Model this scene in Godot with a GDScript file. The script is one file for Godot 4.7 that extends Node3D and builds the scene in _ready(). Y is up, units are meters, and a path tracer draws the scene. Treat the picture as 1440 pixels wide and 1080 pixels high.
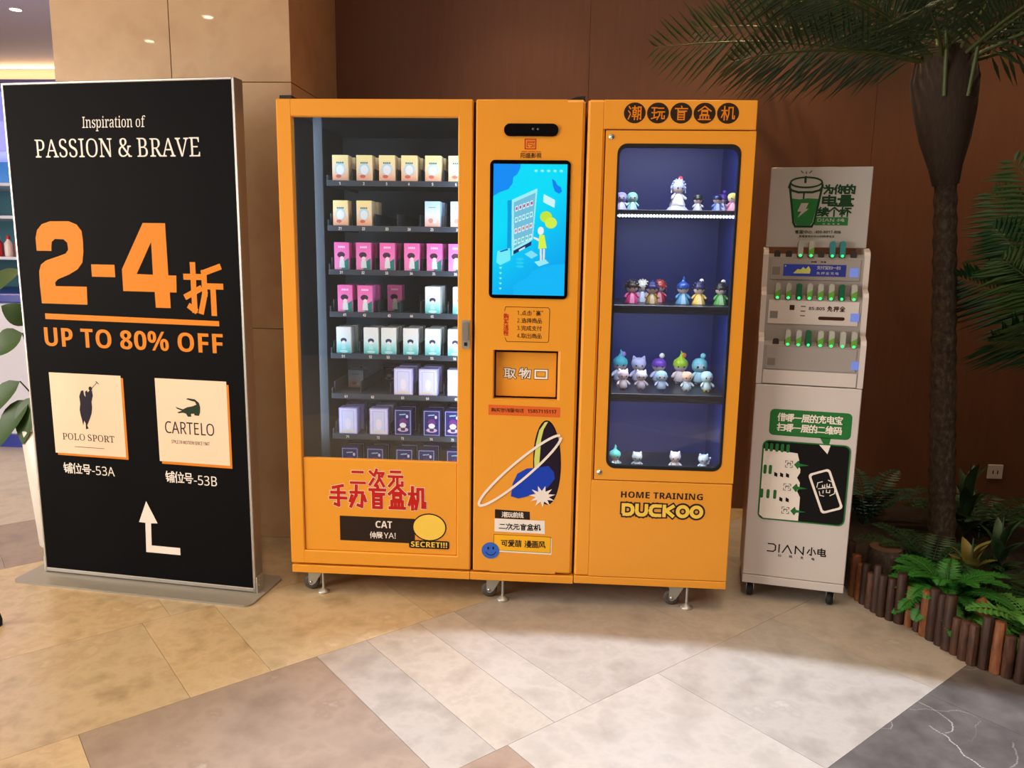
extends Node3D
# ------------------------------------------------------------------ state
var M := {}
var taken := {}
var glyphs := {}
var F := {}
var rng := RandomNumberGenerator.new()

func _ready() -> void:
	rng.seed = 7
	setup_camera_and_light()
	make_fonts()
	make_materials()
	make_glyphs()
	build_room()
	build_machine()
	build_machine_stock()
	build_cabinet()
	build_figurines()
	build_banner()
	build_charger()
	build_planter()
	build_left_side()

# ------------------------------------------------------------------ camera, environment, large lights
func setup_camera_and_light() -> void:
	var cam := Camera3D.new()
	cam.name = "camera"
	var yaw := 0.0643
	var pitch := -0.1703
	var roll := 0.0159
	var b := Basis(Vector3.UP, yaw) * Basis(Vector3.RIGHT, pitch) * Basis(Vector3.BACK, roll)
	cam.transform = Transform3D(b, Vector3(1.0695, 1.392, 2.8947))
	cam.fov = 2.0 * rad_to_deg(atan(540.0 / 1084.65))
	cam.near = 0.05
	cam.far = 60.0
	add_child(cam)
	var we := WorldEnvironment.new()
	we.name = "environment"
	var e := Environment.new()
	e.background_mode = Environment.BG_COLOR
	e.background_color = Color(0.02, 0.02, 0.022)
	e.tonemap_mode = Environment.TONE_MAPPER_LINEAR
	e.tonemap_exposure = 1.0
	e.sdfgi_enabled = true
	e.ssao_enabled = true
	e.ssil_enabled = true
	we.environment = e
	add_child(we)
	# cold spotlight high in the round ceiling opening: its beam is cut by the rim of the opening
	spot("atrium_spot", Vector3(1.6, 5.66, 2.4), Vector3(1.75, 0, 1.75), 21.0, 0.55, Color(0.86, 0.91, 1.0), 52.0, 0.03)
	# soft light of the drum's glowing ceiling
	area("atrium_ceiling_light", Vector3(1.34, 5.68, 3.9), Vector3(0, -1, 0), Vector2(1.6, 1.6), Color(1.0, 0.96, 0.9), 6.0)
	# key light from the left, behind the camera; its panel is added and unseen
	area("key_light", Vector3(-5.04, 1.75, 3.6), Vector3(1, 0, -0.0001), Vector2(4.0, 2.2), Color(1.0, 0.96, 0.92), 40.0)

func spot(called: String, at: Vector3, target: Vector3, half_angle: float, blend: float, c: Color, energy: float, size: float) -> void:
	var l := SpotLight3D.new()
	l.name = called
	var d := (target - at).normalized()
	l.transform = Transform3D(Basis.looking_at(d, Vector3.FORWARD if absf(d.y) > 0.9 else Vector3.UP), at)
	l.spot_angle = half_angle
	l.spot_angle_attenuation = blend
	l.spot_range = 20.0
	l.spot_attenuation = 2.0
	l.light_color = c
	l.light_energy = energy
	l.light_size = size
	l.shadow_enabled = true
	add_child(l, true)

func area(called: String, at: Vector3, d: Vector3, size: Vector2, c: Color, energy: float) -> void:
	var l := AreaLight3D.new()
	l.name = called
	l.transform = Transform3D(Basis.looking_at(d.normalized(), Vector3.FORWARD if absf(d.y) > 0.9 else Vector3.UP), at)
	l.area_size = size
	l.area_normalize_energy = true
	l.area_range = 20.0
	l.light_color = c
	l.light_energy = energy
	l.shadow_enabled = true
	add_child(l, true)

# ------------------------------------------------------------------ scene helpers
func numbered(n: String) -> String:
	taken[n] = taken.get(n, -1) + 1
	return n if taken[n] == 0 else "%s_%03d" % [n, taken[n]]

func tag(o: Node, label: String, category: String, group := "") -> Node:
	o.set_meta("label", label)
	o.set_meta("category", category)
	if group != "":
		o.set_meta("group", group)
	return o

func thing(called: String, label: String, category: String, at := Vector3.ZERO, turn := 0.0, group := "") -> Node3D:
	var o := Node3D.new()
	o.name = numbered(called)
	o.position = at
	o.rotation.y = turn
	tag(o, label, category, group)
	add_child(o)
	return o

func mesh_of(st: SurfaceTool, m: Material) -> ArrayMesh:
	st.generate_normals()
	st.set_material(m)
	return st.commit()

func place(parent: Node, called: String, mesh: Mesh, at := Transform3D.IDENTITY) -> MeshInstance3D:
	var o := MeshInstance3D.new()
	o.mesh = mesh
	o.transform = at
	o.name = numbered(called) if parent == self else called
	parent.add_child(o, true)
	return o

func part(parent: Node, called: String, st: SurfaceTool, m: Material, label := "") -> MeshInstance3D:
	var o := place(parent, called, mesh_of(st, m))
	if label != "":
		o.set_meta("label", label)
	return o

func struct(called: String, st: SurfaceTool, m: Material, label := "") -> MeshInstance3D:
	var o := part(self, called, st, m, label)
	o.set_meta("kind", "structure")
	return o

# ------------------------------------------------------------------ mesh helpers
func S() -> SurfaceTool:
	var st := SurfaceTool.new()
	st.begin(Mesh.PRIMITIVE_TRIANGLES)
	st.set_smooth_group(-1)
	return st

func tri(st: SurfaceTool, a: Vector3, b: Vector3, c: Vector3, hint: Vector3) -> void:
	var n := (a - c).cross(a - b)
	if n.length_squared() < 1e-18:
		return
	st.add_vertex(a)
	if n.dot(hint) < 0.0:
		st.add_vertex(c)
		st.add_vertex(b)
	else:
		st.add_vertex(b)
		st.add_vertex(c)

func quad(st: SurfaceTool, a: Vector3, b: Vector3, c: Vector3, d: Vector3, hint: Vector3) -> void:
	tri(st, a, b, c, hint)
	tri(st, a, c, d, hint)

# box between two corners, with chamfered edges when bev > 0
func box(st: SurfaceTool, lo: Vector3, hi: Vector3, bev := 0.0) -> void:
	var c := (lo + hi) * 0.5
	var h := (hi - lo).abs() * 0.5
	if bev <= 0.0:
		for ax in 3:
			for s in [-1.0, 1.0]:
				var n := Vector3.ZERO
				n[ax] = s
				var u := Vector3.ZERO
				u[(ax + 1) % 3] = h[(ax + 1) % 3]
				var v := Vector3.ZERO
				v[(ax + 2) % 3] = h[(ax + 2) % 3]
				var f: Vector3 = c + n * h[ax]
				quad(st, f - u - v, f + u - v, f + u + v, f - u + v, n)
		return
	bev = minf(bev, minf(h.x, minf(h.y, h.z)) * 0.95)
	for ax in 3:
		var a1 := (ax + 1) % 3
		var a2 := (ax + 2) % 3
		for s in [-1.0, 1.0]:
			var n := Vector3.ZERO
			n[ax] = s
			var u := Vector3.ZERO
			u[a1] = h[a1] - bev
			var v := Vector3.ZERO
			v[a2] = h[a2] - bev
			var f: Vector3 = c + n * h[ax]
			quad(st, f - u - v, f + u - v, f + u + v, f - u + v, n)
			for s2 in [-1.0, 1.0]:
				# edge along axis a2 between face ax and face a1
				var m := Vector3.ZERO
				m[a1] = s2
				var p: Vector3 = c + n * h[ax] + m * (h[a1] - bev)
				var q: Vector3 = c + n * (h[ax] - bev) + m * h[a1]
				quad(st, p - v, p + v, q + v, q - v, n + m)
	for sx in [-1.0, 1.0]:
		for sy in [-1.0, 1.0]:
			for sz in [-1.0, 1.0]:
				var g := Vector3(sx, sy, sz)
				var i := h - Vector3.ONE * bev
				tri(st, c + g * Vector3(h.x, i.y, i.z), c + g * Vector3(i.x, h.y, i.z), c + g * Vector3(i.x, i.y, h.z), g)

func bx(x0: float, y0: float, z0: float, x1: float, y1: float, z1: float, bev := 0.0) -> SurfaceTool:
	var st := S()
	box(st, Vector3(x0, y0, z0), Vector3(x1, y1, z1), bev)
	return st

# tapered tube through points, closed at both ends
func tube(st: SurfaceTool, pts: Array, radii: Array, seg := 10) -> void:
	st.set_smooth_group(0)
	var rings := []
	var up := Vector3.UP
	for i in pts.size():
		var d: Vector3 = (pts[mini(i + 1, pts.size() - 1)] - pts[maxi(i - 1, 0)]).normalized()
		if absf(d.dot(up)) > 0.95:
			up = Vector3.RIGHT if absf(d.x) < 0.9 else Vector3.FORWARD
		var s := d.cross(up).normalized()
		var t := s.cross(d).normalized()
		var r := []
		for k in seg:
			var a := TAU * k / seg
			r.append(pts[i] + (s * cos(a) + t * sin(a)) * radii[i])
		rings.append(r)
	for i in pts.size() - 1:
		for k in seg:
			var k2 := (k + 1) % seg
			var mid: Vector3 = (pts[i] + pts[i + 1]) * 0.5
			quad(st, rings[i][k], rings[i][k2], rings[i + 1][k2], rings[i + 1][k], (rings[i][k] + rings[i + 1][k2]) * 0.5 - mid)
	st.set_smooth_group(-1)
	for e in [0, pts.size() - 1]:
		var hint: Vector3 = pts[e] - pts[1 if e == 0 else e - 1]
		for k in seg:
			tri(st, pts[e], rings[e][k], rings[e][(k + 1) % seg], hint)

# body of revolution about the local y axis; profile = [radius, height] pairs
func lathe(st: SurfaceTool, prof: Array, at := Transform3D.IDENTITY, seg := 16, smooth := true) -> void:
	st.set_smooth_group(0 if smooth else -1)
	for i in prof.size() - 1:
		for k in seg:
			var a := TAU * k / seg
			var b := TAU * (k + 1) / seg
			var r0: float = prof[i][0]
			var r1: float = prof[i + 1][0]
			var y0: float = prof[i][1]
			var y1: float = prof[i + 1][1]
			var p := Vector3(cos(a) * r0, y0, sin(a) * r0)
			var q := Vector3(cos(b) * r0, y0, sin(b) * r0)
			var r := Vector3(cos(b) * r1, y1, sin(b) * r1)
			var s := Vector3(cos(a) * r1, y1, sin(a) * r1)
			var m := (a + b) * 0.5
			var hint := at.basis * (Vector3(cos(m), 0, sin(m)) * (y1 - y0) + Vector3(0, r0 - r1, 0))
			quad(st, at * p, at * q, at * r, at * s, hint)
	st.set_smooth_group(-1)

func ball(st: SurfaceTool, c: Vector3, r: Vector3, seg := 12, rows := 8) -> void:
	var prof := []
	for i in rows + 1:
		var a := -PI / 2 + PI * i / rows
		prof.append([cos(a), sin(a)])
	lathe(st, prof, Transform3D(Basis.from_scale(r), c), seg)

# outline extruded from z0 to z1
func ext(st: SurfaceTool, pts: PackedVector2Array, z0: float, z1: float, smooth := false) -> void:
	var ix := Geometry2D.triangulate_polygon(pts)
	for k in range(0, ix.size(), 3):
		for z in [z0, z1]:
			var n := Vector3(0, 0, 1 if z == maxf(z0, z1) else -1)
			tri(st, v3(pts[ix[k]], z), v3(pts[ix[k + 1]], z), v3(pts[ix[k + 2]], z), n)
	var sgn := -1.0 if Geometry2D.is_polygon_clockwise(pts) else 1.0
	if smooth:
		st.set_smooth_group(0)
	for i in pts.size():
		var a := pts[i]
		var b := pts[(i + 1) % pts.size()]
		var d := b - a
		quad(st, v3(a, z0), v3(b, z0), v3(b, z1), v3(a, z1), Vector3(d.y, -d.x, 0) * sgn)
	st.set_smooth_group(-1)

func v3(p: Vector2, z: float) -> Vector3:
	return Vector3(p.x, p.y, z)

# flat print on a plane that faces +z
func flat(st: SurfaceTool, pts: PackedVector2Array, z: float) -> void:
	var ix := Geometry2D.triangulate_polygon(pts)
	for k in range(0, ix.size(), 3):
		tri(st, v3(pts[ix[k]], z), v3(pts[ix[k + 1]], z), v3(pts[ix[k + 2]], z), Vector3.BACK)

func nums(s: String) -> PackedVector2Array:
	var f := s.split_floats(" ", false)
	var o := PackedVector2Array()
	for i in range(0, f.size() - 1, 2):
		o.append(Vector2(f[i], f[i + 1]))
	return o

func rect(st: SurfaceTool, x0: float, y0: float, x1: float, y1: float, z: float) -> void:
	quad(st, Vector3(x0, y0, z), Vector3(x1, y0, z), Vector3(x1, y1, z), Vector3(x0, y1, z), Vector3.BACK)

func rounded(x0: float, y0: float, x1: float, y1: float, r: float, n := 5) -> PackedVector2Array:
	var o := PackedVector2Array()
	var cs := [[x1 - r, y1 - r, 0.0], [x0 + r, y1 - r, PI / 2], [x0 + r, y0 + r, PI], [x1 - r, y0 + r, 1.5 * PI]]
	for c in cs:
		for i in n + 1:
			var a: float = c[2] + PI / 2 * i / n
			o.append(Vector2(c[0] + cos(a) * r, c[1] + sin(a) * r))
	return o

func oval(cx: float, cy: float, rx: float, ry: float, n := 28, tilt := 0.0) -> PackedVector2Array:
	var o := PackedVector2Array()
	for i in n:
		var a := TAU * i / n
		o.append(Vector2(cx, cy) + Vector2(cos(a) * rx, sin(a) * ry).rotated(tilt))
	return o

# a band between two outlines of equal point count, extruded z0..z1
func band(st: SurfaceTool, outer: PackedVector2Array, inner: PackedVector2Array, z0: float, z1: float) -> void:
	var n := outer.size()
	for i in n:
		var j := (i + 1) % n
		quad(st, v3(outer[i], z1), v3(outer[j], z1), v3(inner[j], z1), v3(inner[i], z1), Vector3.BACK)
		if z0 == z1:
			continue
		quad(st, v3(outer[i], z0), v3(outer[j], z0), v3(inner[j], z0), v3(inner[i], z0), Vector3.FORWARD)
		var mo := (outer[i] + outer[j]) * 0.5
		var mi := (inner[i] + inner[j]) * 0.5
		var d := v3(mo - mi, 0)
		quad(st, v3(outer[i], z0), v3(outer[j], z0), v3(outer[j], z1), v3(outer[i], z1), d)
		quad(st, v3(inner[i], z0), v3(inner[j], z0), v3(inner[j], z1), v3(inner[i], z1), -d)

func grown(p: PackedVector2Array, by: float) -> PackedVector2Array:
	# outline moved outwards along its corner normals
	var o := PackedVector2Array()
	var n := p.size()
	var s := 1.0 if Geometry2D.is_polygon_clockwise(p) else -1.0
	for i in n:
		var a := (p[i] - p[(i + n - 1) % n]).normalized()
		var b := (p[(i + 1) % n] - p[i]).normalized()
		var t := (a + b).normalized()
		o.append(p[i] + Vector2(-t.y, t.x) * by * s)
	return o

# rectangle corners repeated so that they pair with rounded()
func squared(x0: float, y0: float, x1: float, y1: float, n := 5) -> PackedVector2Array:
	var o := PackedVector2Array()
	for c in [[x1, y1], [x0, y1], [x0, y0], [x1, y0]]:
		for i in n + 1:
			o.append(Vector2(c[0], c[1]))
	return o

func stroke(st: SurfaceTool, p: PackedVector2Array, w: float, z: float, shut := false) -> void:
	var n := p.size()
	for i in (n if shut else n - 1):
		z += 0.00001
		var a := p[i]
		var b := p[(i + 1) % n]
		var d := (b - a).normalized() * w * 0.5
		var s := Vector2(-d.y, d.x)
		a -= d * 0.92
		b += d * 0.92
		quad(st, v3(a + s, z), v3(b + s, z), v3(b - s, z), v3(a - s, z), Vector3.BACK)

# ------------------------------------------------------------------ lettering
func make_fonts() -> void:
	for k in [["sans", "Droid Sans", 400], ["bold", "Droid Sans", 700], ["serif", "Droid Serif", 400], ["serifb", "Droid Serif", 700]]:
		var f := SystemFont.new()
		f.font_names = PackedStringArray([k[1]])
		f.font_weight = k[2]
		F[k[0]] = f

# Latin lettering fitted into a box (x0, y0 bottom; x1, y1 top)
func latin(st: SurfaceTool, text: String, font: String, x0: float, y0: float, x1: float, y1: float, z: float, slant := 0.0) -> void:
	var t := TextMesh.new()
	t.font = F[font]
	t.text = text
	t.font_size = 48
	t.pixel_size = 0.01
	t.depth = 0.0
	t.curve_step = 2.0
	var a := t.get_mesh_arrays()
	var v: PackedVector3Array = a[Mesh.ARRAY_VERTEX]
	var ix: PackedInt32Array = a[Mesh.ARRAY_INDEX]
	var lo := Vector2(1e9, 1e9)
	var hi := -lo
	for p in v:
		lo = lo.min(Vector2(p.x, p.y))
		hi = hi.max(Vector2(p.x, p.y))
	var s := Vector2((x1 - x0) / (hi.x - lo.x), (y1 - y0) / (hi.y - lo.y))
	for k in range(0, ix.size(), 3):
		var q := []
		for j in 3:
			var p := v[ix[k + j]]
			var y := (p.y - lo.y) * s.y
			q.append(Vector3(x0 + (p.x - lo.x) * s.x + y * slant, y0 + y, z))
		tri(st, q[0], q[1], q[2], Vector3.BACK)

# Chinese characters drawn stroke by stroke, spread evenly over a box
func han(st: SurfaceTool, text: String, x0: float, y0: float, x1: float, y1: float, w: float, z: float, gap := 0.12, upright := false, slant := 0.0) -> void:
	var n := text.length()
	if upright:
		var h := (y1 - y0) / (n + (n - 1) * gap)
		for i in n:
			glyph(st, text[i], x0, y1 - i * h * (1 + gap), x1 - x0, h, w, z, slant)
		return
	var cw := (x1 - x0) / (n + (n - 1) * gap)
	for i in n:
		glyph(st, text[i], x0 + i * cw * (1 + gap), y1, cw, y1 - y0, w, z, slant)

func glyph(st: SurfaceTool, ch: String, x: float, top: float, w: float, h: float, pen: float, z: float, slant := 0.0) -> float:
	# every stroke lies a hair above the one before; returns the height reached
	if not glyphs.has(ch):
		return z
	for item: String in glyphs[ch].split("/"):
		if item.begins_with("@"):
			var f := item.substr(2).split_floats(" ", false)
			z = glyph(st, item[1], x + w * f[0] / 100.0, top - h * f[1] / 100.0, w * f[2] / 100.0, h * f[3] / 100.0, pen, z, slant)
			continue
		var p := nums(item)
		for i in p.size():
			var y := top - h * p[i].y / 100.0
			p[i] = Vector2(x + w * p[i].x / 100.0 + y * slant, y)
		stroke(st, p, pen, z)
		z += 0.00001 * (p.size() - 1)
	return z

func make_glyphs() -> void:
	glyphs = {
		"口": "8 12 92 12 92 92 8 92 8 12", "日": "12 4 88 4 88 96 12 96 12 4/12 50 88 50", "目": "12 3 88 3 88 97 12 97 12 3/12 34 88 34/12 65 88 65",
		"扌": "5 25 95 25/55 0 55 95 25 88/5 66 95 50", "亻": "75 0 10 50/48 35 48 100", "木": "5 30 95 30/50 0 50 100/50 32 5 80/50 32 95 78",
		"氵": "20 4 65 20/8 36 52 50/5 96 65 60", "讠": "25 4 60 20/5 38 50 38 50 92 88 70", "艹": "2 50 98 50/30 5 30 95/70 5 70 95",
		"皿": "14 8 86 8 86 92/14 8 14 92/38 8 38 92/62 8 62 92/0 92 100 92", "月": "20 2 20 70 4 100/20 2 88 2 88 96 66 92/20 33 88 33/20 62 88 62",
		"钅": "40 0 5 35/25 22 92 22/12 48 92 48/50 24 50 92 92 76/16 68 84 68", "甫": "0 18 100 18/72 0 90 11/12 38 88 38 88 96 74 93/12 38 12 100/12 58 88 58/12 76 88 76/50 0 50 100",
		"折": "@扌 0 0 42 100/96 4 54 16/54 16 54 60 42 97/54 44 100 44/78 44 78 100", "铺": "@钅 0 0 38 100/@甫 42 0 58 100",
		"位": "@亻 0 0 32 100/64 2 72 14/38 26 98 26/50 40 58 78/88 38 76 86/35 93 100 93", "号": "22 6 78 6 78 35 22 35 22 6/2 52 98 52/30 52 25 70 78 70 70 96 48 93",
		"二": "16 20 84 20/3 84 97 84", "一": "3 50 97 50", "次": "5 15 25 32/3 92 28 58/50 3 35 38/45 22 96 22 86 42/68 36 66 60 38 98/68 52 98 98",
		"元": "20 12 80 12/4 40 96 40/38 40 36 65 6 97/62 40 62 92 96 92 96 72", "手": "78 3 20 13/10 35 90 35/2 60 98 60/52 10 52 94 30 88",
		"办": "8 32 80 32 74 96 50 90/42 2 40 45 6 97/14 48 3 72/88 48 98 70", "盲": "50 0 54 10/4 17 96 17/25 17 25 36 90 36/@目 18 44 64 56",
		"盒": "50 0 2 34/50 0 98 34/28 29 72 29/@口 24 35 52 27/@皿 5 64 90 36", "机": "@木 0 0 46 100/56 8 56 55 44 98/56 8 86 8 86 90 99 90 99 70",
		"伸": "@亻 0 0 32 100/42 25 96 25 96 74 42 74 42 25/42 50 96 50/69 0 69 100", "展": "12 4 90 4 90 27 12 27/12 4 12 60 2 98/25 42 96 42/42 30 42 58/70 30 70 58/18 58 98 58/38 58 38 94 58 82/58 58 75 82 98 96/86 65 68 76",
		"取": "2 8 52 8/12 8 12 82/42 8 42 100/12 30 42 30/12 54 42 54/2 85 55 76/58 18 92 18 84 55 55 98/62 38 75 70 100 98", "物": "15 8 5 38/8 28 45 28/28 0 28 100/0 65 48 52/62 0 45 42/55 22 98 22 92 94 74 88/68 25 40 75/84 25 52 92",
		"潮": "@氵 0 0 26 100/32 14 66 14/49 0 49 28/@日 34 28 30 36/30 76 68 76/49 66 49 100/@月 70 5 30 95", "玩": "3 12 42 12/5 48 40 48/22 12 22 86/2 92 45 80/52 15 92 15/46 42 100 42/64 42 62 68 44 98/80 42 80 92 99 92 99 72",
		"前": "28 0 36 14/72 0 62 14/3 20 97 20/15 34 15 98/15 34 48 34 48 97 38 94/15 54 48 54/15 74 48 74/68 36 68 76/90 30 90 97 74 92", "线": "28 2 5 35 35 32 5 66 42 60/3 92 42 82/48 28 92 20/46 52 98 42/62 0 66 60 82 94 98 96 98 80/90 58 48 98/78 4 88 14",
		"可": "3 12 97 12/82 12 82 94 60 88/18 36 56 36 56 72 18 72 18 36", "爱": "85 2 15 10/20 18 26 30/48 14 52 28/80 14 70 30/5 48 5 36 95 36 92 48/25 52 80 52/45 40 32 72 5 98/35 64 75 64 62 82 25 99/40 72 60 88 97 99",
		"萌": "@艹 0 0 100 26/@日 6 34 38 60/@月 52 30 44 70", "漫": "@氵 0 0 26 100/@日 42 0 48 30/36 36 98 36 98 58 36 58 36 36/56 36 56 58/77 36 77 58/38 68 90 68 70 88 34 99/44 72 66 90 100 99",
		"画": "5 5 95 5/8 28 8 95 92 95 92 28/28 22 72 22 72 76 28 76 28 22/50 5 50 76/28 48 72 48", "风": "16 5 14 60 2 98/16 5 82 5 82 70 98 96 98 75/32 22 66 84/68 20 28 88",
		"点": "50 0 50 32/50 15 88 15/@口 18 30 64 42/12 78 3 98/35 80 38 97/60 80 66 97/86 76 98 97", "击": "18 18 82 18/3 45 97 45/50 0 50 92/15 58 15 93 85 93 85 58",
		"赢": "50 0 50 8/5 10 95 10/18 18 18 26 90 26/25 33 75 33 75 46 25 46 25 33/8 54 8 97/8 54 30 54 30 97/38 54 62 54 62 85/38 54 38 85/50 62 50 85 36 99/70 54 70 97/70 54 90 54 94 97", "选": "8 8 22 22/5 40 24 40 24 78 5 96/24 78 40 93 98 95/48 5 40 25/42 22 92 22/66 2 66 45/36 46 98 46/54 46 50 66 36 82/74 46 74 76 96 76 96 64",
		"择": "@扌 0 0 40 100/46 8 90 8 72 30 44 46/54 18 72 34 98 46/50 58 92 58/44 76 98 76/70 46 70 100", "商": "50 0 50 10/4 14 96 14/34 18 40 28/66 18 60 28/8 34 8 98/8 34 92 34 92 97 82 94/40 40 30 52/60 40 72 52/@口 28 54 44 36",
		"品": "@口 25 0 50 44/@口 0 48 48 52/@口 52 48 48 52", "完": "50 0 50 10/6 30 6 15 94 15 94 28/26 36 74 36/6 56 94 56/38 56 34 78 6 99/62 56 62 93 95 93 95 78",
		"成": "12 20 95 20/14 20 14 60 3 98/14 46 44 46 40 78 28 74/58 0 64 58 82 95 97 96 97 78/88 42 48 98/74 2 86 12", "支": "8 20 92 20/50 0 50 42/15 42 80 42 58 78 8 99/28 50 58 82 96 99",
		"付": "@亻 0 0 34 100/36 28 100 28/78 0 78 95 60 89/46 48 58 66", "出": "14 8 14 42 86 42 86 8/50 0 50 94/5 55 5 95 95 95 95 55",
		"购": "8 5 8 68/8 5 40 5 40 68/24 20 24 60 4 98/28 68 42 92/62 0 48 40/56 22 97 22 92 95 74 89/68 38 56 70 84 64/78 50 90 80", "买": "8 8 92 8 84 24/28 20 42 32/20 36 36 48/4 60 96 60/56 20 52 62 8 99/60 72 92 98",
		"流": "@氵 0 0 28 100/65 0 70 12/34 18 98 18/60 20 46 44 88 40/80 30 94 50/46 54 44 76 34 98/66 54 66 98/84 54 84 93 99 93 99 80", "程": "38 2 5 12/0 32 44 32/24 8 24 100/24 34 2 72/26 40 42 58/@口 52 0 42 38/50 50 98 50/54 70 94 70/74 50 74 96/46 96 100 96",
		"阳": "8 3 8 100/8 5 38 5 24 38 38 62 14 68/@日 48 4 50 94", "盛": "12 10 95 10/14 10 14 36 4 62/14 26 42 26 40 48 28 46/60 0 66 34 84 56 97 58/86 20 52 58/@皿 4 64 92 36",
		"影": "@日 10 2 42 30/30 34 32 42/2 44 60 44/@口 10 50 42 22/31 72 31 97 22 95/14 80 4 96/46 80 58 94/92 4 66 26/94 34 64 60/98 64 58 99", "视": "20 0 28 12/4 22 38 22 4 60/22 44 22 100/26 50 40 64/48 6 48 62/48 6 92 6 92 62/70 20 68 62 40 98/74 56 74 93 98 93 98 76",
		"为": "20 5 32 22/5 34 88 34 80 96 58 90/50 0 46 45 8 98/52 52 62 72", "你": "@亻 0 0 34 100/54 2 40 36/48 20 98 20 92 38/70 22 70 95 56 89/52 48 40 78/84 48 98 78",
		"的": "22 0 12 20/4 20 4 95 44 95 44 20 4 20/4 56 44 56/64 0 50 40/58 20 96 20 92 95 72 89/62 46 76 66", "电": "12 18 88 18 88 70 12 70 12 18/12 44 88 44/50 0 50 93 98 93 98 78",
		"量": "25 2 75 2 75 26 25 26 25 2/25 14 75 14/4 34 96 34/22 44 78 44 78 68 22 68 22 44/22 56 78 56/50 44 50 96/14 80 86 80/4 97 96 97", "续": "26 2 5 32 34 30 5 62 40 56/3 92 40 82/50 12 92 12/70 0 70 26/44 30 96 30 90 44/56 40 66 50/48 54 58 62/42 70 100 70/74 40 72 72 44 99/76 78 96 98",
		"个": "50 0 2 46/50 0 98 46/50 34 50 100", "杯": "@木 0 0 42 100/46 10 98 10/74 10 42 56/70 34 70 100/74 36 98 58", "小": "50 0 50 95 34 89/26 28 4 74/74 28 96 74",
		"客": "50 0 50 9/6 26 6 12 94 12 94 24/40 20 16 48/34 30 74 30 10 66/30 38 96 66/@口 26 64 48 34", "服": "@月 2 0 40 100/50 5 88 5 86 34 74 32/50 5 50 100/52 44 92 44 80 74 54 99/60 54 74 82 98 99",
		"中": "10 22 90 22 90 66 10 66 10 22/50 0 50 100", "心": "14 42 4 80/32 30 32 88 76 92 80 70/48 10 60 36/82 30 97 64", "借": "@亻 0 0 32 100/40 14 96 14/54 0 54 34/80 0 80 34/36 36 100 36/@日 44 48 46 50",
		"哪": "@口 0 12 26 70/34 8 64 8 62 95 52 91/34 34 62 34/30 58 62 58/46 8 44 58 32 98/74 4 74 100/74 6 97 6 88 38 98 62 80 70", "层": "14 6 90 6 90 28 14 28/14 6 14 56 3 98/32 44 86 44/22 62 98 62/56 62 30 93 84 89/72 74 92 98",
		"充": "50 0 54 10/5 16 95 16/46 18 24 44 78 40/62 26 86 48/38 50 36 72 8 98/62 48 62 92 94 92 94 74", "宝": "50 0 50 10/6 28 6 14 94 14 94 26/18 40 82 40/24 64 76 64/50 40 50 92/6 94 94 94/68 70 78 82",
		"扫": "@扌 0 0 42 100/50 18 96 18 96 90 50 90/52 54 96 54", "维": "26 2 5 34 34 32 5 64 40 58/3 92 40 82/60 0 44 46/54 26 54 100/56 26 98 26/56 48 96 48/56 70 96 70/56 93 100 93/76 26 76 93/74 8 80 20",
		"码": "3 10 42 10/22 10 4 56/14 44 38 44 38 86 14 86 14 44/50 8 86 8 84 40/58 8 54 48 96 48 92 95 76 91/44 68 82 68", "免": "40 0 10 32/36 14 70 14 58 28/18 30 84 30 84 56 18 56 18 30/48 30 40 70 6 98/62 56 62 93 96 93 96 76",
		"押": "@扌 0 0 40 100/46 8 96 8 96 60 46 60 46 8/46 34 96 34/71 8 71 100", "金": "50 0 3 38/50 0 97 38/26 38 74 38/14 60 86 60/50 38 50 94/28 68 36 86/74 66 64 86/5 95 95 95",
		"话": "@讠 0 0 34 100/92 4 46 14/40 34 100 34/70 12 70 58/@口 48 54 46 46", "咨": "6 6 22 18/4 46 24 30/44 0 32 26/40 14 90 14 82 28/64 22 34 50/66 28 96 50/@口 24 54 52 46", "询": "@讠 0 0 34 100/56 0 42 34/50 16 96 16 90 95 72 89/@日 50 34 28 42",
	}

# ------------------------------------------------------------------ materials
func mk(key: String, c: Color, rough := 0.5, metal := 0.0) -> StandardMaterial3D:
	var m := StandardMaterial3D.new()
	m.resource_name = key
	m.albedo_color = c
	m.roughness = rough
	m.metallic = metal
	M[key] = m
	return m

func glow(key: String, c: Color, energy: float) -> StandardMaterial3D:
	var m := mk(key, c * 0.6, 0.5)
	m.albedo_color.a = 1.0
	m.emission_enabled = true
	m.emission = c
	m.emission_energy_multiplier = energy
	return m

func noise_tex(sd: int, freq: float, ramp: Array, size := 512, ridged := false, octaves := 5, warp := 0.0) -> NoiseTexture2D:
	var n := FastNoiseLite.new()
	n.seed = sd
	n.noise_type = FastNoiseLite.TYPE_SIMPLEX_SMOOTH
	n.frequency = freq
	n.fractal_type = FastNoiseLite.FRACTAL_RIDGED if ridged else FastNoiseLite.FRACTAL_FBM
	n.fractal_octaves = octaves
	n.fractal_gain = 0.6
	if warp > 0.0:
		n.domain_warp_enabled = true
		n.domain_warp_amplitude = warp
		n.domain_warp_frequency = freq * 0.7
	var g := Gradient.new()
	var off := PackedFloat32Array()
	var col := PackedColorArray()
	for r in ramp:
		off.append(r[0])
		col.append(r[1])
	g.offsets = off
	g.colors = col
	var t := NoiseTexture2D.new()
	t.width = size
	t.height = size
	t.seamless = true
	t.noise = n
	t.color_ramp = g
	return t

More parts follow.
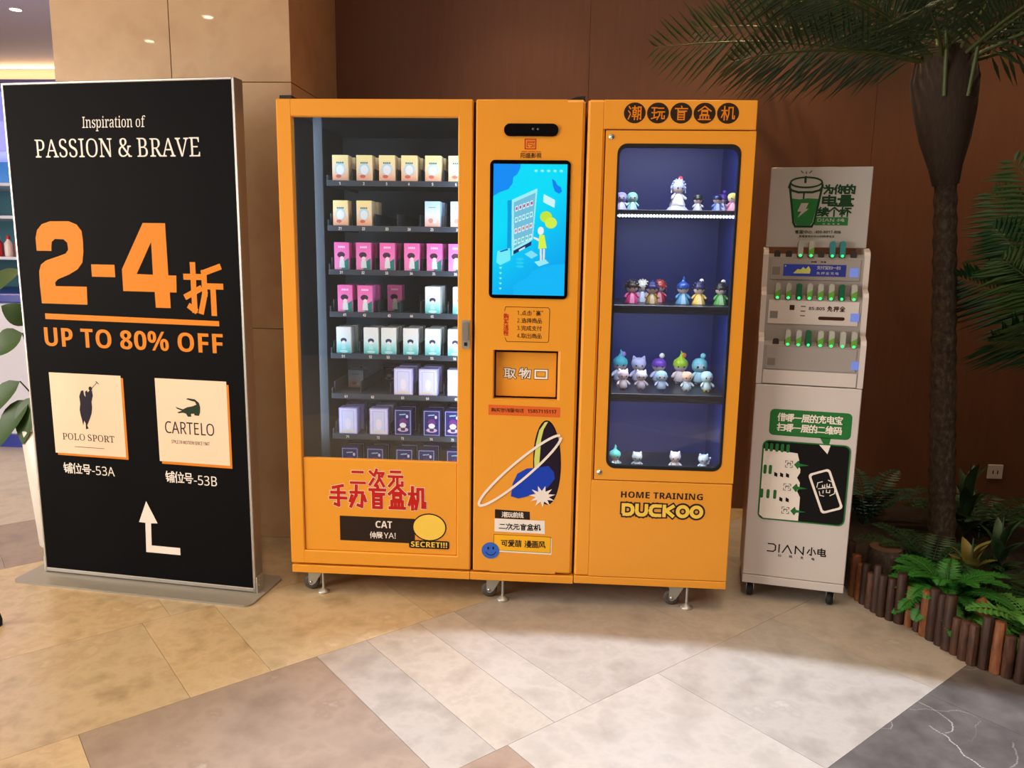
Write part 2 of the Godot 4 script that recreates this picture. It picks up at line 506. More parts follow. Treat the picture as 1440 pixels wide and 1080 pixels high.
# dark marble: cloudy grey crossed by thin white cracks
func vein_tex() -> ImageTexture:
	var size := 768
	var im := Image.create(size, size, false, Image.FORMAT_RGB8)
	var n := FastNoiseLite.new()
	n.seed = 5
	n.frequency = 0.012
	n.fractal_octaves = 6
	n.fractal_gain = 0.6
	for y in size:
		for x in size:
			var t := n.get_noise_2d(x, y) * 0.5 + 0.5
			var c := Color(0.27, 0.25, 0.24).lerp(Color(0.46, 0.44, 0.425), t)
			im.set_pixel(x, y, c)
	var r := RandomNumberGenerator.new()
	r.seed = 31
	for k in 26:
		var p := Vector2(r.randf(), r.randf()) * size
		var a := r.randf_range(0.5, 1.1) + (0.0 if k % 4 else 1.4)
		var strong := r.randf_range(0.25, 0.8)
		for i in r.randi_range(40, 190):
			a += r.randf_range(-0.3, 0.3)
			p += Vector2(cos(a), sin(a)) * 1.6
			if r.randf() < 0.05:
				a += r.randf_range(-0.8, 0.8)
				strong = r.randf_range(0.15, 0.85)
			for d in (2 if k % 3 == 0 else 1):
				var q := Vector2i(posmod(int(p.x) + d, size), posmod(int(p.y), size))
				im.set_pixelv(q, im.get_pixelv(q).lerp(Color(0.86, 0.83, 0.79), strong))
	return ImageTexture.create_from_image(im)

func textured(key: String, t: Texture2D, scale: Vector3, rough: float, offset := Vector3.ZERO, tint := Color.WHITE) -> StandardMaterial3D:
	var m := mk(key, tint, rough)
	m.albedo_texture = t
	m.uv1_triplanar = true
	m.uv1_world_triplanar = true
	m.uv1_scale = scale
	m.uv1_offset = offset
	return m

func grey_ramp(a: float, b: float) -> Array:
	return [[0.0, Color(a, a, a)], [1.0, Color(b, b, b)]]

func make_materials() -> void:
	# marble and stone
	var beige := noise_tex(3, 0.006, [[0.0, Color(0.61, 0.54, 0.42)], [0.35, Color(0.72, 0.65, 0.52)], [0.5, Color(0.76, 0.69, 0.56)], [0.7, Color(0.71, 0.63, 0.5)], [1.0, Color(0.83, 0.77, 0.65)]], 1024, false, 8, 12.0)
	var taupe := noise_tex(11, 0.006, [[0.0, Color(0.5, 0.44, 0.39)], [0.4, Color(0.57, 0.505, 0.45)], [0.6, Color(0.6, 0.535, 0.475)], [0.8, Color(0.555, 0.49, 0.435)], [1.0, Color(0.7, 0.65, 0.59)]], 1024, false, 8, 12.0)
	var pale := noise_tex(19, 0.006, [[0.0, Color(0.61, 0.58, 0.54)], [0.4, Color(0.68, 0.65, 0.61)], [0.55, Color(0.71, 0.68, 0.64)], [0.75, Color(0.67, 0.64, 0.6)], [1.0, Color(0.76, 0.74, 0.71)]], 1024, false, 8, 12.0)
	var dark := vein_tex()
	for i in 3:
		textured("beige_%d" % i, beige, Vector3.ONE * (0.55 + 0.1 * i), 0.3, Vector3(0.31, 0.17, 0.53) * i, [Color.WHITE, Color(0.96, 0.95, 0.94), Color(1.0, 0.98, 0.95)][i])
		textured("taupe_%d" % i, taupe, Vector3.ONE * (0.6 + 0.08 * i), 0.32, Vector3(0.23, 0.41, 0.13) * i, [Color.WHITE, Color(0.95, 0.94, 0.93), Color(1.0, 0.98, 0.97)][i])
		textured("pale_%d" % i, pale, Vector3.ONE * (0.6 + 0.09 * i), 0.3, Vector3(0.43, 0.11, 0.29) * i, [Color.WHITE, Color(0.95, 0.95, 0.95), Color(1.0, 0.99, 0.97)][i])
	textured("dark_0", dark, Vector3.ONE * 0.62, 0.34)
	mk("grout", Color(0.5, 0.43, 0.35), 0.9)
	var stone := noise_tex(41, 0.007, [[0.0, Color(0.72, 0.585, 0.445)], [0.45, Color(0.765, 0.635, 0.49)], [0.7, Color(0.775, 0.65, 0.505)], [1.0, Color(0.74, 0.605, 0.46)]], 512, false, 5, 30.0)
	textured("stone_0", stone, Vector3.ONE * 0.6, 0.03)
	textured("stone_1", stone, Vector3.ONE * 0.55, 0.03, Vector3(0.4, 0.2, 0.7))
	mk("stone_joint", Color(0.42, 0.3, 0.2), 0.9)
	var veneer := noise_tex(53, 0.02, [[0.0, Color(0.405, 0.265, 0.185)], [0.5, Color(0.42, 0.275, 0.195)], [1.0, Color(0.435, 0.29, 0.205)]], 512, false, 4)
	textured("veneer", veneer, Vector3(3.0, 0.22, 3.0), 0.42)
	mk("veneer_joint", Color(0.16, 0.08, 0.05), 0.8)
	mk("ceiling_paint", Color(0.86, 0.85, 0.83), 0.85)
	mk("plain_wall", Color(0.66, 0.6, 0.53), 0.8)
	mk("dark_wall", Color(0.15, 0.125, 0.11), 0.8)
	mk("drum_white", Color(0.9, 0.9, 0.89), 0.8)
	glow("key_panel_glow", Color(1.0, 0.94, 0.86), 0.9)  # emission of the added key light panel
	glow("drum_glow", Color(1.0, 0.97, 0.92), 1.4)
	glow("downlight_glow", Color(1.0, 0.93, 0.8), 45.0)
	glow("cove_glow", Color(1.0, 0.84, 0.6), 1.0)
	glow("violet_glow", Color(0.66, 0.66, 1.0), 0.75)
	glow("led_white", Color(0.86, 0.92, 1.0), 1.0)
	glow("led_bead", Color(0.9, 0.94, 1.0), 3.0)
	glow("led_green", Color(0.2, 1.0, 0.5), 1.6)
	glow("screen_blue", Color(0.5, 0.6, 0.95), 0.5)
	glow("banner_blue", Color(0.13, 0.2, 0.55), 0.35)
	# paints, metals, plastics
	mk("orange", Color(0.91, 0.61, 0.16), 0.42)
	mk("case_black", Color(0.05, 0.045, 0.045), 0.5)
	mk("liner", Color(0.13, 0.14, 0.16), 0.55)
	mk("rail", Color(0.19, 0.215, 0.24), 0.45, 0.2)
	mk("tray", Color(0.22, 0.25, 0.29), 0.45, 0.1)
	mk("blue_liner", Color(0.09, 0.145, 0.42), 0.5)
	mk("shelf_navy", Color(0.08, 0.09, 0.16), 0.35)
	mk("chrome", Color(0.8, 0.8, 0.8), 0.25, 0.9)
	mk("zinc", Color(0.72, 0.72, 0.7), 0.4, 0.6)
	mk("rubber", Color(0.05, 0.05, 0.05), 0.7)
	mk("grey_wheel", Color(0.3, 0.28, 0.27), 0.6)
	mk("gloss_black", Color(0.025, 0.025, 0.03), 0.15)
	mk("lens", Color(0.35, 0.36, 0.4), 0.1, 0.4)
	var g := mk("pane", Color(0.9, 0.95, 0.97, 0.012), 0.02)
	g.transparency = BaseMaterial3D.TRANSPARENCY_ALPHA
	g = mk("clear_plastic", Color(0.9, 0.95, 1.0, 0.12), 0.05)
	g.transparency = BaseMaterial3D.TRANSPARENCY_ALPHA
	# print colours
	for c in [["p_white", Color(0.93, 0.9, 0.87)], ["p_black", Color(0.07, 0.065, 0.065)], ["p_red", Color(0.74, 0.13, 0.09)], ["p_brown", Color(0.24, 0.13, 0.08)], ["p_orange", Color(0.87, 0.51, 0.07)],
			["p_amber", Color(0.95, 0.71, 0.14)], ["p_yellow", Color(0.95, 0.8, 0.32)], ["p_cream", Color(0.94, 0.84, 0.73)], ["p_strip", Color(0.86, 0.4, 0.16)], ["p_navy", Color(0.13, 0.08, 0.16)],
			["p_lime", Color(0.82, 0.85, 0.45)], ["p_blue", Color(0.1, 0.25, 0.72)], ["p_sky", Color(0.2, 0.4, 0.78)], ["p_green", Color(0.16, 0.45, 0.22)], ["p_dkgreen", Color(0.09, 0.24, 0.14)],
			["p_grey", Color(0.5, 0.48, 0.46)], ["p_circle", Color(0.17, 0.12, 0.09)], ["p_croc", Color(0.12, 0.2, 0.12)], ["p_rider", Color(0.12, 0.1, 0.17)], ["p_ltgrey", Color(0.72, 0.7, 0.68)], ["p_mid", Color(0.35, 0.6, 0.4)]]:
		mk(c[0], c[1], 0.55).metallic_specular = 0.3
	mk("banner_black", Color(0.055, 0.058, 0.064), 0.55)
	M.banner_black.metallic_specular = 0.14
	mk("alu", Color(0.68, 0.67, 0.65), 0.35, 0.7)
	mk("base_grey", Color(0.6, 0.58, 0.54), 0.45, 0.2)
	mk("charger_white", Color(0.8, 0.77, 0.76), 0.45)
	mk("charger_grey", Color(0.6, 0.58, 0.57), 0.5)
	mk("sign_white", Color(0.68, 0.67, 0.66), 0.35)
	mk("slot_dark", Color(0.16, 0.14, 0.14), 0.6)
	mk("bank_white", Color(0.66, 0.67, 0.64), 0.35)
	mk("bank_green", Color(0.1, 0.36, 0.24), 0.35)
	mk("bank_leaf", Color(0.38, 0.62, 0.22), 0.4)
	mk("bank_teal", Color(0.2, 0.5, 0.52), 0.35)
	# plants
	var bark := noise_tex(61, 0.03, [[0.0, Color(0.12, 0.09, 0.075)], [0.5, Color(0.24, 0.19, 0.15)], [0.8, Color(0.34, 0.29, 0.24)], [1.0, Color(0.5, 0.45, 0.4)]], 256, false, 4)
	textured("bark", bark, Vector3(6, 3, 6), 0.85)
	var husk := noise_tex(67, 0.04, [[0.0, Color(0.15, 0.11, 0.08)], [1.0, Color(0.26, 0.2, 0.14)]], 256, false, 4)
	textured("husk", husk, Vector3(9, 1.2, 9), 0.9)
	var logw := noise_tex(71, 0.03, [[0.0, Color(0.14, 0.075, 0.04)], [0.5, Color(0.27, 0.155, 0.09)], [1.0, Color(0.4, 0.25, 0.145)]], 256, false, 4)
	textured("log_0", logw, Vector3(8, 1.5, 8), 0.65)
	textured("log_1", logw, Vector3(8, 1.5, 8), 0.65, Vector3(0.3, 0.3, 0.3), Color(0.75, 0.72, 0.7))
	var pale_log := noise_tex(79, 0.03, [[0.0, Color(0.3, 0.15, 0.075)], [0.5, Color(0.46, 0.26, 0.13)], [1.0, Color(0.6, 0.38, 0.2)]], 256, false, 4)
	textured("log_2", pale_log, Vector3(8, 1.5, 8), 0.65)
	mk("log_end", Color(0.5, 0.33, 0.18), 0.8)
	var soil := noise_tex(73, 0.06, [[0.0, Color(0.09, 0.065, 0.045)], [0.6, Color(0.16, 0.115, 0.08)], [1.0, Color(0.24, 0.18, 0.13)]], 256, false, 5)
	textured("soil", soil, Vector3.ONE * 2.0, 0.95)
	for c in [["palm_leaf", Color(0.2, 0.275, 0.175)], ["areca_leaf", Color(0.21, 0.3, 0.13)], ["palm_stem", Color(0.28, 0.33, 0.16)], ["fern_leaf", Color(0.17, 0.43, 0.13)], ["fern_deep", Color(0.08, 0.22, 0.09)], ["fern_pale", Color(0.3, 0.52, 0.22)], ["olive_leaf", Color(0.4, 0.36, 0.13)], ["ivy_leaf", Color(0.14, 0.24, 0.12)], ["big_leaf", Color(0.17, 0.29, 0.09)], ["teal_leaf", Color(0.1, 0.25, 0.2)]]:
		var m := mk(c[0], c[1], 0.5)
		m.backlight_enabled = true
		m.backlight = c[1] * 0.35
	mk("stump", Color(0.36, 0.27, 0.2), 0.85)
	mk("terracotta", Color(0.52, 0.31, 0.14), 0.8)
	mk("pot_white", Color(0.86, 0.84, 0.8), 0.35)
	mk("kiosk_white", Color(0.84, 0.86, 0.95), 0.2)
	mk("kiosk_blue", Color(0.12, 0.2, 0.62), 0.3)
	mk("kiosk_teal", Color(0.2, 0.5, 0.58), 0.4)
	mk("violet_paint", Color(0.55, 0.55, 0.86), 0.5)
	mk("bottle_red", Color(0.72, 0.16, 0.2), 0.3)
	mk("bottle_white", Color(0.9, 0.87, 0.88), 0.3)
	mk("plate_white", Color(0.82, 0.8, 0.77), 0.4)

# ------------------------------------------------------------------ room
func build_room() -> void:
	var f := struct("floor", bx(-5.3, -0.2, -5.5, 4.4, -0.006, 7.1), M.grout, "polished marble floor of large slabs laid on the diagonal")
	var tiles := {}
	for k in ["beige_0", "beige_1", "beige_2", "taupe_0", "taupe_1", "taupe_2", "pale_0", "pale_1", "pale_2", "dark_0"]:
		var b := BoxMesh.new()
		b.size = Vector3.ONE
		b.material = M[k]
		tiles[k] = b
	# slabs in courses across the diagonal: [v0, v1, edges along u, tone for each slab or one for all]
	var rows := [
		[-6.4, -5.5, 0.9, "beige"], [-5.5, -4.6, 0.9, "pale"], [-4.6, -3.7, 0.9, "beige"], [-3.7, -2.9, 0.9, "pale"], [-2.9, -2.2, 0.8, "pale"], [-2.2, -1.6, 0.8, "pale"],
		[-1.6, -0.97, 0.9, "taupe"], [-0.97, -0.09, 0.9, "beige"], [-0.09, 0.52, [-3.6, -2.9, -2.3, -1.75, -1.15, -0.55, -0.29, 0.35, 0.95, 1.55, 2.15, 2.75, 3.5, 4.2], "beige"],
		[0.52, 1.3, [-4.2, -3.1, -2.3, -1.6, -0.86, -0.13, 0.06, 0.28, 0.44, 1.1, 1.75, 2.4, 3.2, 4.0], "split"], [1.3, 1.91, [-3.8, -3.0, -2.2, -1.5, -0.8, 0.1, 0.74, 1.4, 2.1, 2.8, 3.5], "split"],
		[1.91, 2.75, [-3.6, -2.8, -2.0, -1.2, -0.35, 0.5, 1.35, 2.2, 3.0], "dark"], [2.75, 3.6, 0.85, "dark"], [3.6, 4.5, 0.9, "beige"]]
	var turn := Basis(Vector3.UP, deg_to_rad(42.0))
	var n := 0
	for r in rows:
		var edges := []
		if r[2] is Array:
			edges = r[2]
		else:
			var e := -5.4
			while e < 7.0:
				edges.append(e + (0.45 if n % 2 == 1 else 0.0))
				e += r[2]
		n += 1
		for i in edges.size() - 1:
			var u0: float = edges[i] + 0.0006
			var u1: float = edges[i + 1] - 0.0006
			var v0: float = r[0] + 0.0006
			var v1: float = r[1] - 0.0006
			var c := turn * Vector3((u0 + u1) / 2, 0, (v0 + v1) / 2)
			if c.x < -4.7 or c.x > 3.9 or c.z < -4.9 or c.z > 3.2:
				continue
			if c.z < -1.75 and c.x > -0.6:
				continue
			var tone: String = r[3]
			if tone == "split":
				tone = "beige" if u1 < -0.8 else ("taupe" if u1 < 0.12 and not (r[0] == 0.52 and u0 > -0.2) else "pale")
			if tone == "dark" and u1 < 0.3:
				tone = "taupe"
			var key := "dark_0" if tone == "dark" else "%s_%d" % [tone, (i * 7 + n * 5) % 3]
			place(f, "tile", tiles[key], Transform3D(turn * Basis.from_scale(Vector3(u1 - u0, 0.006, v1 - v0)), c + Vector3(0, -0.003, 0)))
	# ceiling with a round opening
	var hole := Vector3(1.34, 0, 3.46)
	var st := S()
	box(st, Vector3(-5.3, 3.2, -5.5), Vector3(-1.06, 3.4, 7.1))
	box(st, Vector3(3.74, 3.2, -5.5), Vector3(4.4, 3.4, 7.1))
	box(st, Vector3(-1.06, 3.2, -5.5), Vector3(3.74, 3.4, 1.06))
	box(st, Vector3(-1.06, 3.2, 5.86), Vector3(3.74, 3.4, 7.1))
	for i in 96:
		var a := TAU * i / 96
		var b := TAU * (i + 1) / 96
		var pa := Vector3(cos(a), 0, sin(a))
		var pb := Vector3(cos(b), 0, sin(b))
		var qa := pa * (2.4 / maxf(absf(pa.x), absf(pa.z)))
		var qb := pb * (2.4 / maxf(absf(pb.x), absf(pb.z)))
		var y := Vector3(0, 3.2, 0)
		quad(st, hole + pa * 2.0 + y, hole + pb * 2.0 + y, hole + qb + y, hole + qa + y, Vector3.DOWN)
	struct("ceiling", st, M.ceiling_paint, "white ceiling with a round opening")
	st = S()
	lathe(st, [[2.0, 3.2], [2.0, 5.8], [0.0, 5.8], [0.0, 5.9], [2.1, 5.9], [2.1, 3.2]], Transform3D(Basis.IDENTITY, hole), 96)
	struct("ceiling_drum", st, M.drum_white, "white drum above the round ceiling opening")
	var lp := thing("ceiling_light_panel", "square glowing panel at the top of the round ceiling opening", "light", Vector3(1.34, 5.72, 3.9))
	part(lp, "frame", bx(-0.86, 0.03, -0.86, 0.86, 0.08, 0.86), M.alu)
	part(lp, "diffuser", bx(-0.8, 0.0, -0.8, 0.8, 0.03, 0.8), M.drum_glow)
	var fix := thing("atrium_spotlight", "small spotlight hanging under the top of the round ceiling opening", "spotlight", Vector3(1.6, 5.8, 2.4))
	st = S()
	tube(st, [Vector3(0, 0, 0), Vector3(0, -0.06, 0)], [0.02, 0.02], 8)
	part(fix, "stem", st, M.case_black)
	st = S()
	lathe(st, [[0.0, -0.04], [0.06, -0.05], [0.07, -0.13], [0.062, -0.13], [0.055, -0.06], [0.0, -0.055]], Transform3D.IDENTITY, 16)
	part(fix, "housing", st, M.case_black)
	# walls
	var w := struct("wall_back", bx(-0.3, 0, -1.5, 4.4, 3.2, -1.31), M.veneer_joint, "brown lacquered wood panel wall")
	var xs := [-0.3, 1.17, 2.62, 4.4]
	for i in 3:
		part(w, "panel", bx(xs[i] + 0.001, 0, -1.315, xs[i + 1] - 0.001, 3.2, -1.3), M.veneer)
	struct("wall_right", bx(4.3, 0, -1.5, 4.5, 3.2, 7.1), M.veneer)
	struct("wall_front", bx(-5.3, 0, 6.95, 4.5, 3.2, 7.15), M.dark_wall)
	struct("wall_left", bx(-5.5, 0, -5.5, -5.3, 3.2, 7.1), M.plain_wall)
	struct("wall_corridor_side", bx(-1.2, 0, -5.5, -0.3, 3.2, -1.31), M.plain_wall)
	struct("wall_corridor_end", bx(-5.3, 0, -5.6, -1.2, 3.2, -5.4), M.plain_wall)
	# stone pillar: a core faced with slabs
	var p := struct("pillar", bx(-1.21, 0, -1.31, -0.17, 3.2, -0.62), M.stone_joint, "polished beige stone pillar faced with large slabs")
	var ys := [0.0, 1.02, 2.11, 3.2]
	for j in 3:
		for i in 2:
			part(p, "stone_slab", bx(-1.23 + 0.54 * i + 0.0015 * i, ys[j] + 0.0015, -0.62, -0.69 + 0.54 * i - 0.0015 * (1 - i), ys[j + 1] - 0.0015, -0.6, 0.0012), M["stone_%d" % ((i + j) % 2)])
		part(p, "stone_slab", bx(-0.17, ys[j] + 0.0015, -1.3, -0.15, ys[j + 1] - 0.0015, -0.6005, 0.0012), M["stone_%d" % (j % 2)])
		part(p, "stone_slab", bx(-1.23, ys[j] + 0.0015, -1.3, -1.21, ys[j + 1] - 0.0015, -0.6005, 0.0012), M["stone_%d" % ((j + 1) % 2)])
	# downlights in the ceiling
	for q in [[-2.69, 3.0], [-1.82, 2.29], [-0.95, 1.45], [0.25, 0.95], [1.6, 0.75], [2.95, 1.05], [-3.6, 1.0], [3.6, 2.2], [-1.6, 0.35]]:
		downlight(q[0], q[1])
	for q in [[-2.7, -0.9], [-3.27, -3.28], [-2.2, -4.3], [-4.2, -2.2]]:
		downlight(q[0], q[1], 4.0)
	for q in [[0.9, 1.4], [1.95, 2.4], [3.3, 1.9]]:
		downlight(q[0], -0.62, q[1])
	# glowing panel added to carry the key light, out of the frame
	var sw := thing("key_light_panel", "bright key light panel added on the unseen side wall of the hall", "window", Vector3(-5.3, 0, 3.6))
	part(sw, "frame", frame_box(0.06, 0.58, 2.92, 2.08), M.case_black)
	part(sw, "lit_panel", bx(0.0, 0.65, -2.0, 0.04, 2.85, 2.0), M.key_panel_glow)
	# socket plate on the wall behind the planter
	var so := thing("socket_plate", "small square white socket plate on the brown wall", "socket", Vector3(3.42, 0.26, -1.3))
	part(so, "plate", bx(-0.04, -0.04, 0, 0.04, 0.04, 0.008, 0.003), M.plate_white)
	st = S()
	for s in [-0.012, 0.012]:
		box(st, Vector3(s - 0.003, -0.012, 0.008), Vector3(s + 0.003, 0.008, 0.0086))
	part(so, "socket_slot", st, M.slot_dark)

func frame_box(d: float, y0: float, y1: float, hw: float) -> SurfaceTool:
	var st := S()
	box(st, Vector3(0, y0, -hw), Vector3(d, y0 + 0.07, hw))
	box(st, Vector3(0, y1 - 0.07, -hw), Vector3(d, y1, hw))
	for s in [-1.0, 0.0, 1.0]:
		var c: float = s * (hw - 0.035)
		box(st, Vector3(0, y0 + 0.07, c - 0.035), Vector3(d, y1 - 0.07, c + 0.035))
	return st

func downlight(x: float, z: float, power := 1.3) -> void:
	var o := thing("downlight", "round recessed downlight in the white ceiling", "light", Vector3(x, 3.2, z), 0.0, "ceiling downlights")
	var st := S()
	lathe(st, [[0.04, 0.0], [0.04, -0.006], [0.052, -0.006], [0.055, 0.0]], Transform3D.IDENTITY, 20)
	part(o, "trim_ring", st, M.plate_white)
	st = S()
	lathe(st, [[0.0, -0.003], [0.04, -0.003], [0.04, 0.0]], Transform3D.IDENTITY, 20)
	part(o, "lens", st, M.downlight_glow)
	spot("downlight_beam", Vector3(x, 3.19, z), Vector3(x, 0, z), 50.0, 0.8, Color(1.0, 0.83, 0.62), power, 0.035)

# ------------------------------------------------------------------ vending machine
# parts are modelled in hall coordinates and hung on a thing that stands at its base
func pw(parent: Node3D, called: String, st: SurfaceTool, m: Material, label := "") -> MeshInstance3D:
	var o := part(parent, called, st, m, label)
	var root := parent
	var off := Vector3.ZERO
	while root != self:
		off += root.position
		root = root.get_parent()
	o.position = -off
	return o

func fill(im: Image, pts: PackedVector2Array, c: Color) -> void:
	var lo := pts[0]
	var hi := pts[0]
	for p in pts:
		lo = lo.min(p)
		hi = hi.max(p)
	for y in range(maxi(0, int(lo.y)), mini(im.get_height(), int(hi.y) + 2)):
		for x in range(maxi(0, int(lo.x)), mini(im.get_width(), int(hi.x) + 2)):
			if Geometry2D.is_point_in_polygon(Vector2(x + 0.5, y + 0.5), pts):
				im.set_pixel(x, y, c)

# picture on the touch screen, drawn in the pixels of a 468 x 846 layout
func screen_picture() -> ImageTexture:
	var w := 276
	var h := 500
	var im := Image.create(w, h, false, Image.FORMAT_RGB8)
	for y in h:
		for x in w:
			var t := clampf((float(y) / h - 0.35) * 1.1 + (float(x) / w - 0.5) * 0.5, 0.0, 1.0)
			im.set_pixel(x, y, Color(0.0, 0.86, 0.98).lerp(Color(0.02, 0.55, 0.92), t))
	var s := Vector2(w / 468.0, h / 846.0)
	var P := func(t: String) -> PackedVector2Array:
		var a := nums(t)
		for i in a.size():
			a[i] *= s
		return a
	var blue := Color(0.05, 0.55, 0.96)
	fill(im, P.call("0 0 172 0 168 30 150 66 126 84 122 122 96 160 44 178 0 204"), blue)
	fill(im, P.call("372 92 392 104 408 132 430 144 438 170 420 186 392 170 380 138"), Color(0.04, 0.5, 0.95))
	fill(im, P.call("468 636 420 640 360 650 300 670 250 690 230 730 170 760 135 790 140 846 468 846"), Color(0.05, 0.72, 0.97))
	# vending machine in the picture
	fill(im, P.call("92 232 120 228 118 560 94 540"), Color(0.02, 0.62, 0.86))
	fill(im, P.call("118 228 282 152 258 480 124 590"), Color(0.62, 0.93, 0.96))
	fill(im, P.call("132 244 270 180 252 468 138 540"), Color(0.45, 0.75, 0.86))
	for r in 4:
		for k in 5:
			var x := 142.0 + k * 24.0 - r * 1.5
			var y := 270.0 + r * 72.0 - k * 9.0
			var c: Color = [Color(0.72, 0.25, 0.45), Color(0.25, 0.78, 0.8), Color(0.86, 0.5, 0.5), Color(0.3, 0.8, 0.8)][r]
			fill(im, P.call("%f %f %f %f %f %f %f %f" % [x, y, x + 17, y - 7, x + 17, y + 27, x, y + 34]), Color(0.86, 0.95, 0.97))
			fill(im, P.call("%f %f %f %f %f %f %f %f" % [x + 3, y + 6, x + 14, y + 2, x + 14, y + 20, x + 3, y + 24]), c)
	fill(im, P.call("134 556 250 492 248 518 134 580"), Color(0.1, 0.2, 0.4))
	fill(im, P.call("170 548 210 526 208 540 170 560"), Color(0.85, 0.9, 0.95))
	# note, coins, shopper, bag, arrows
	fill(im, P.call("322 188 396 226 392 276 320 240"), Color(0.8, 0.96, 0.97))
	fill(im, oval(340 * s.x, 334 * s.y, 38 * s.x, 36 * s.y), Color(0.75, 0.9, 0.25))
	fill(im, oval(372 * s.x, 372 * s.y, 38 * s.x, 36 * s.y), Color(0.82, 0.93, 0.3))
	fill(im, P.call("296 474 262 462 262 474 300 494"), Color(0.95, 0.9, 0.85))
	fill(im, P.call("300 450 332 450 348 536 294 540"), Color(0.85, 0.95, 0.3))
	fill(im, P.call("304 540 316 540 320 620 308 620"), Color(0.96, 0.88, 0.84))
	fill(im, P.call("326 540 338 540 336 620 326 620"), Color(0.96, 0.88, 0.84))
	fill(im, oval(308 * s.x, 424 * s.y, 20 * s.x, 26 * s.y), Color(0.92, 0.94, 0.96))
	fill(im, P.call("270 626 340 608 366 632 300 656"), Color(0.6, 0.92, 0.96))
	fill(im, P.call("206 576 250 552 294 582 252 606"), Color(0.5, 0.88, 0.96))
	fill(im, P.call("30 560 112 538 116 618 50 652 24 634"), Color(0.45, 0.93, 0.97))
	fill(im, P.call("44 560 96 542 100 552 52 566"), Color(0.05, 0.4, 0.75))
	for k in 3:
		fill(im, oval(178 * s.x, (610 + k * 24) * s.y, 26 * s.x, 9 * s.y), Color(0.15, 0.8, 0.95))
	for k in 5:
		var y := 664.0 + k * 34
		fill(im, P.call("%f %f %f %f %f %f" % [42.0, y, 62.0, y, 52.0, y + 14]), Color(0.6, 0.98, 1.0))
		fill(im, oval((270 + k * 40) * s.x, 42 * s.y, 11 * s.x, 8 * s.y), Color(0.55, 0.97, 1.0))
	return ImageTexture.create_from_image(im)

func caster(parent: Node3D, x: float, z: float) -> void:
	var st := S()
	var ax := Transform3D(Basis(Vector3.RIGHT, PI / 2), Vector3(x, 0.032, z))
	lathe(st, [[0.0, -0.011], [0.024, -0.011], [0.031, -0.008], [0.032, 0.0], [0.031, 0.008], [0.024, 0.011], [0.0, 0.011]], ax, 20)
	var wheel := pw(parent, "caster_wheel", st, M.grey_wheel)
	st = S()
	lathe(st, [[0.0, -0.0165], [0.007, -0.0165], [0.007, 0.0165], [0.0, 0.0165]], ax, 10)
	pw(wheel, "axle", st, M.chrome)
	st = S()
	var fork := nums("-0.012 0.06 0.052 0.06 0.05 0.045 0.02 -0.002 0.004 -0.013 -0.006 -0.01 -0.012 0.002")
	for s in [-1.0, 1.0]:
		var q := PackedVector2Array()
		for v in fork:
			q.append(Vector2(x + v.x * 0.9, 0.032 + v.y))
		ext(st, q, z + s * 0.0135 - 0.001, z + s * 0.0135 + 0.001)
	box(st, Vector3(x - 0.02, 0.084, z - 0.03), Vector3(x + 0.06, 0.094, z + 0.025))
	pw(parent, "caster_bracket", st, M.zinc)
	st = S()
	tube(st, [Vector3(x + 0.057, 0.01, z + 0.03), Vector3(x + 0.057, 0.09, z + 0.03)], [0.005, 0.005], 10)
	var f := pw(parent, "levelling_foot", st, M.zinc)
	st = S()
	lathe(st, [[0.0, 0.0], [0.024, 0.0], [0.024, 0.006], [0.016, 0.01], [0.009, 0.018], [0.0, 0.018]], Transform3D(Basis.IDENTITY, Vector3(x + 0.057, 0, z + 0.03)), 16)
	pw(f, "foot_pad", st, M.zinc)

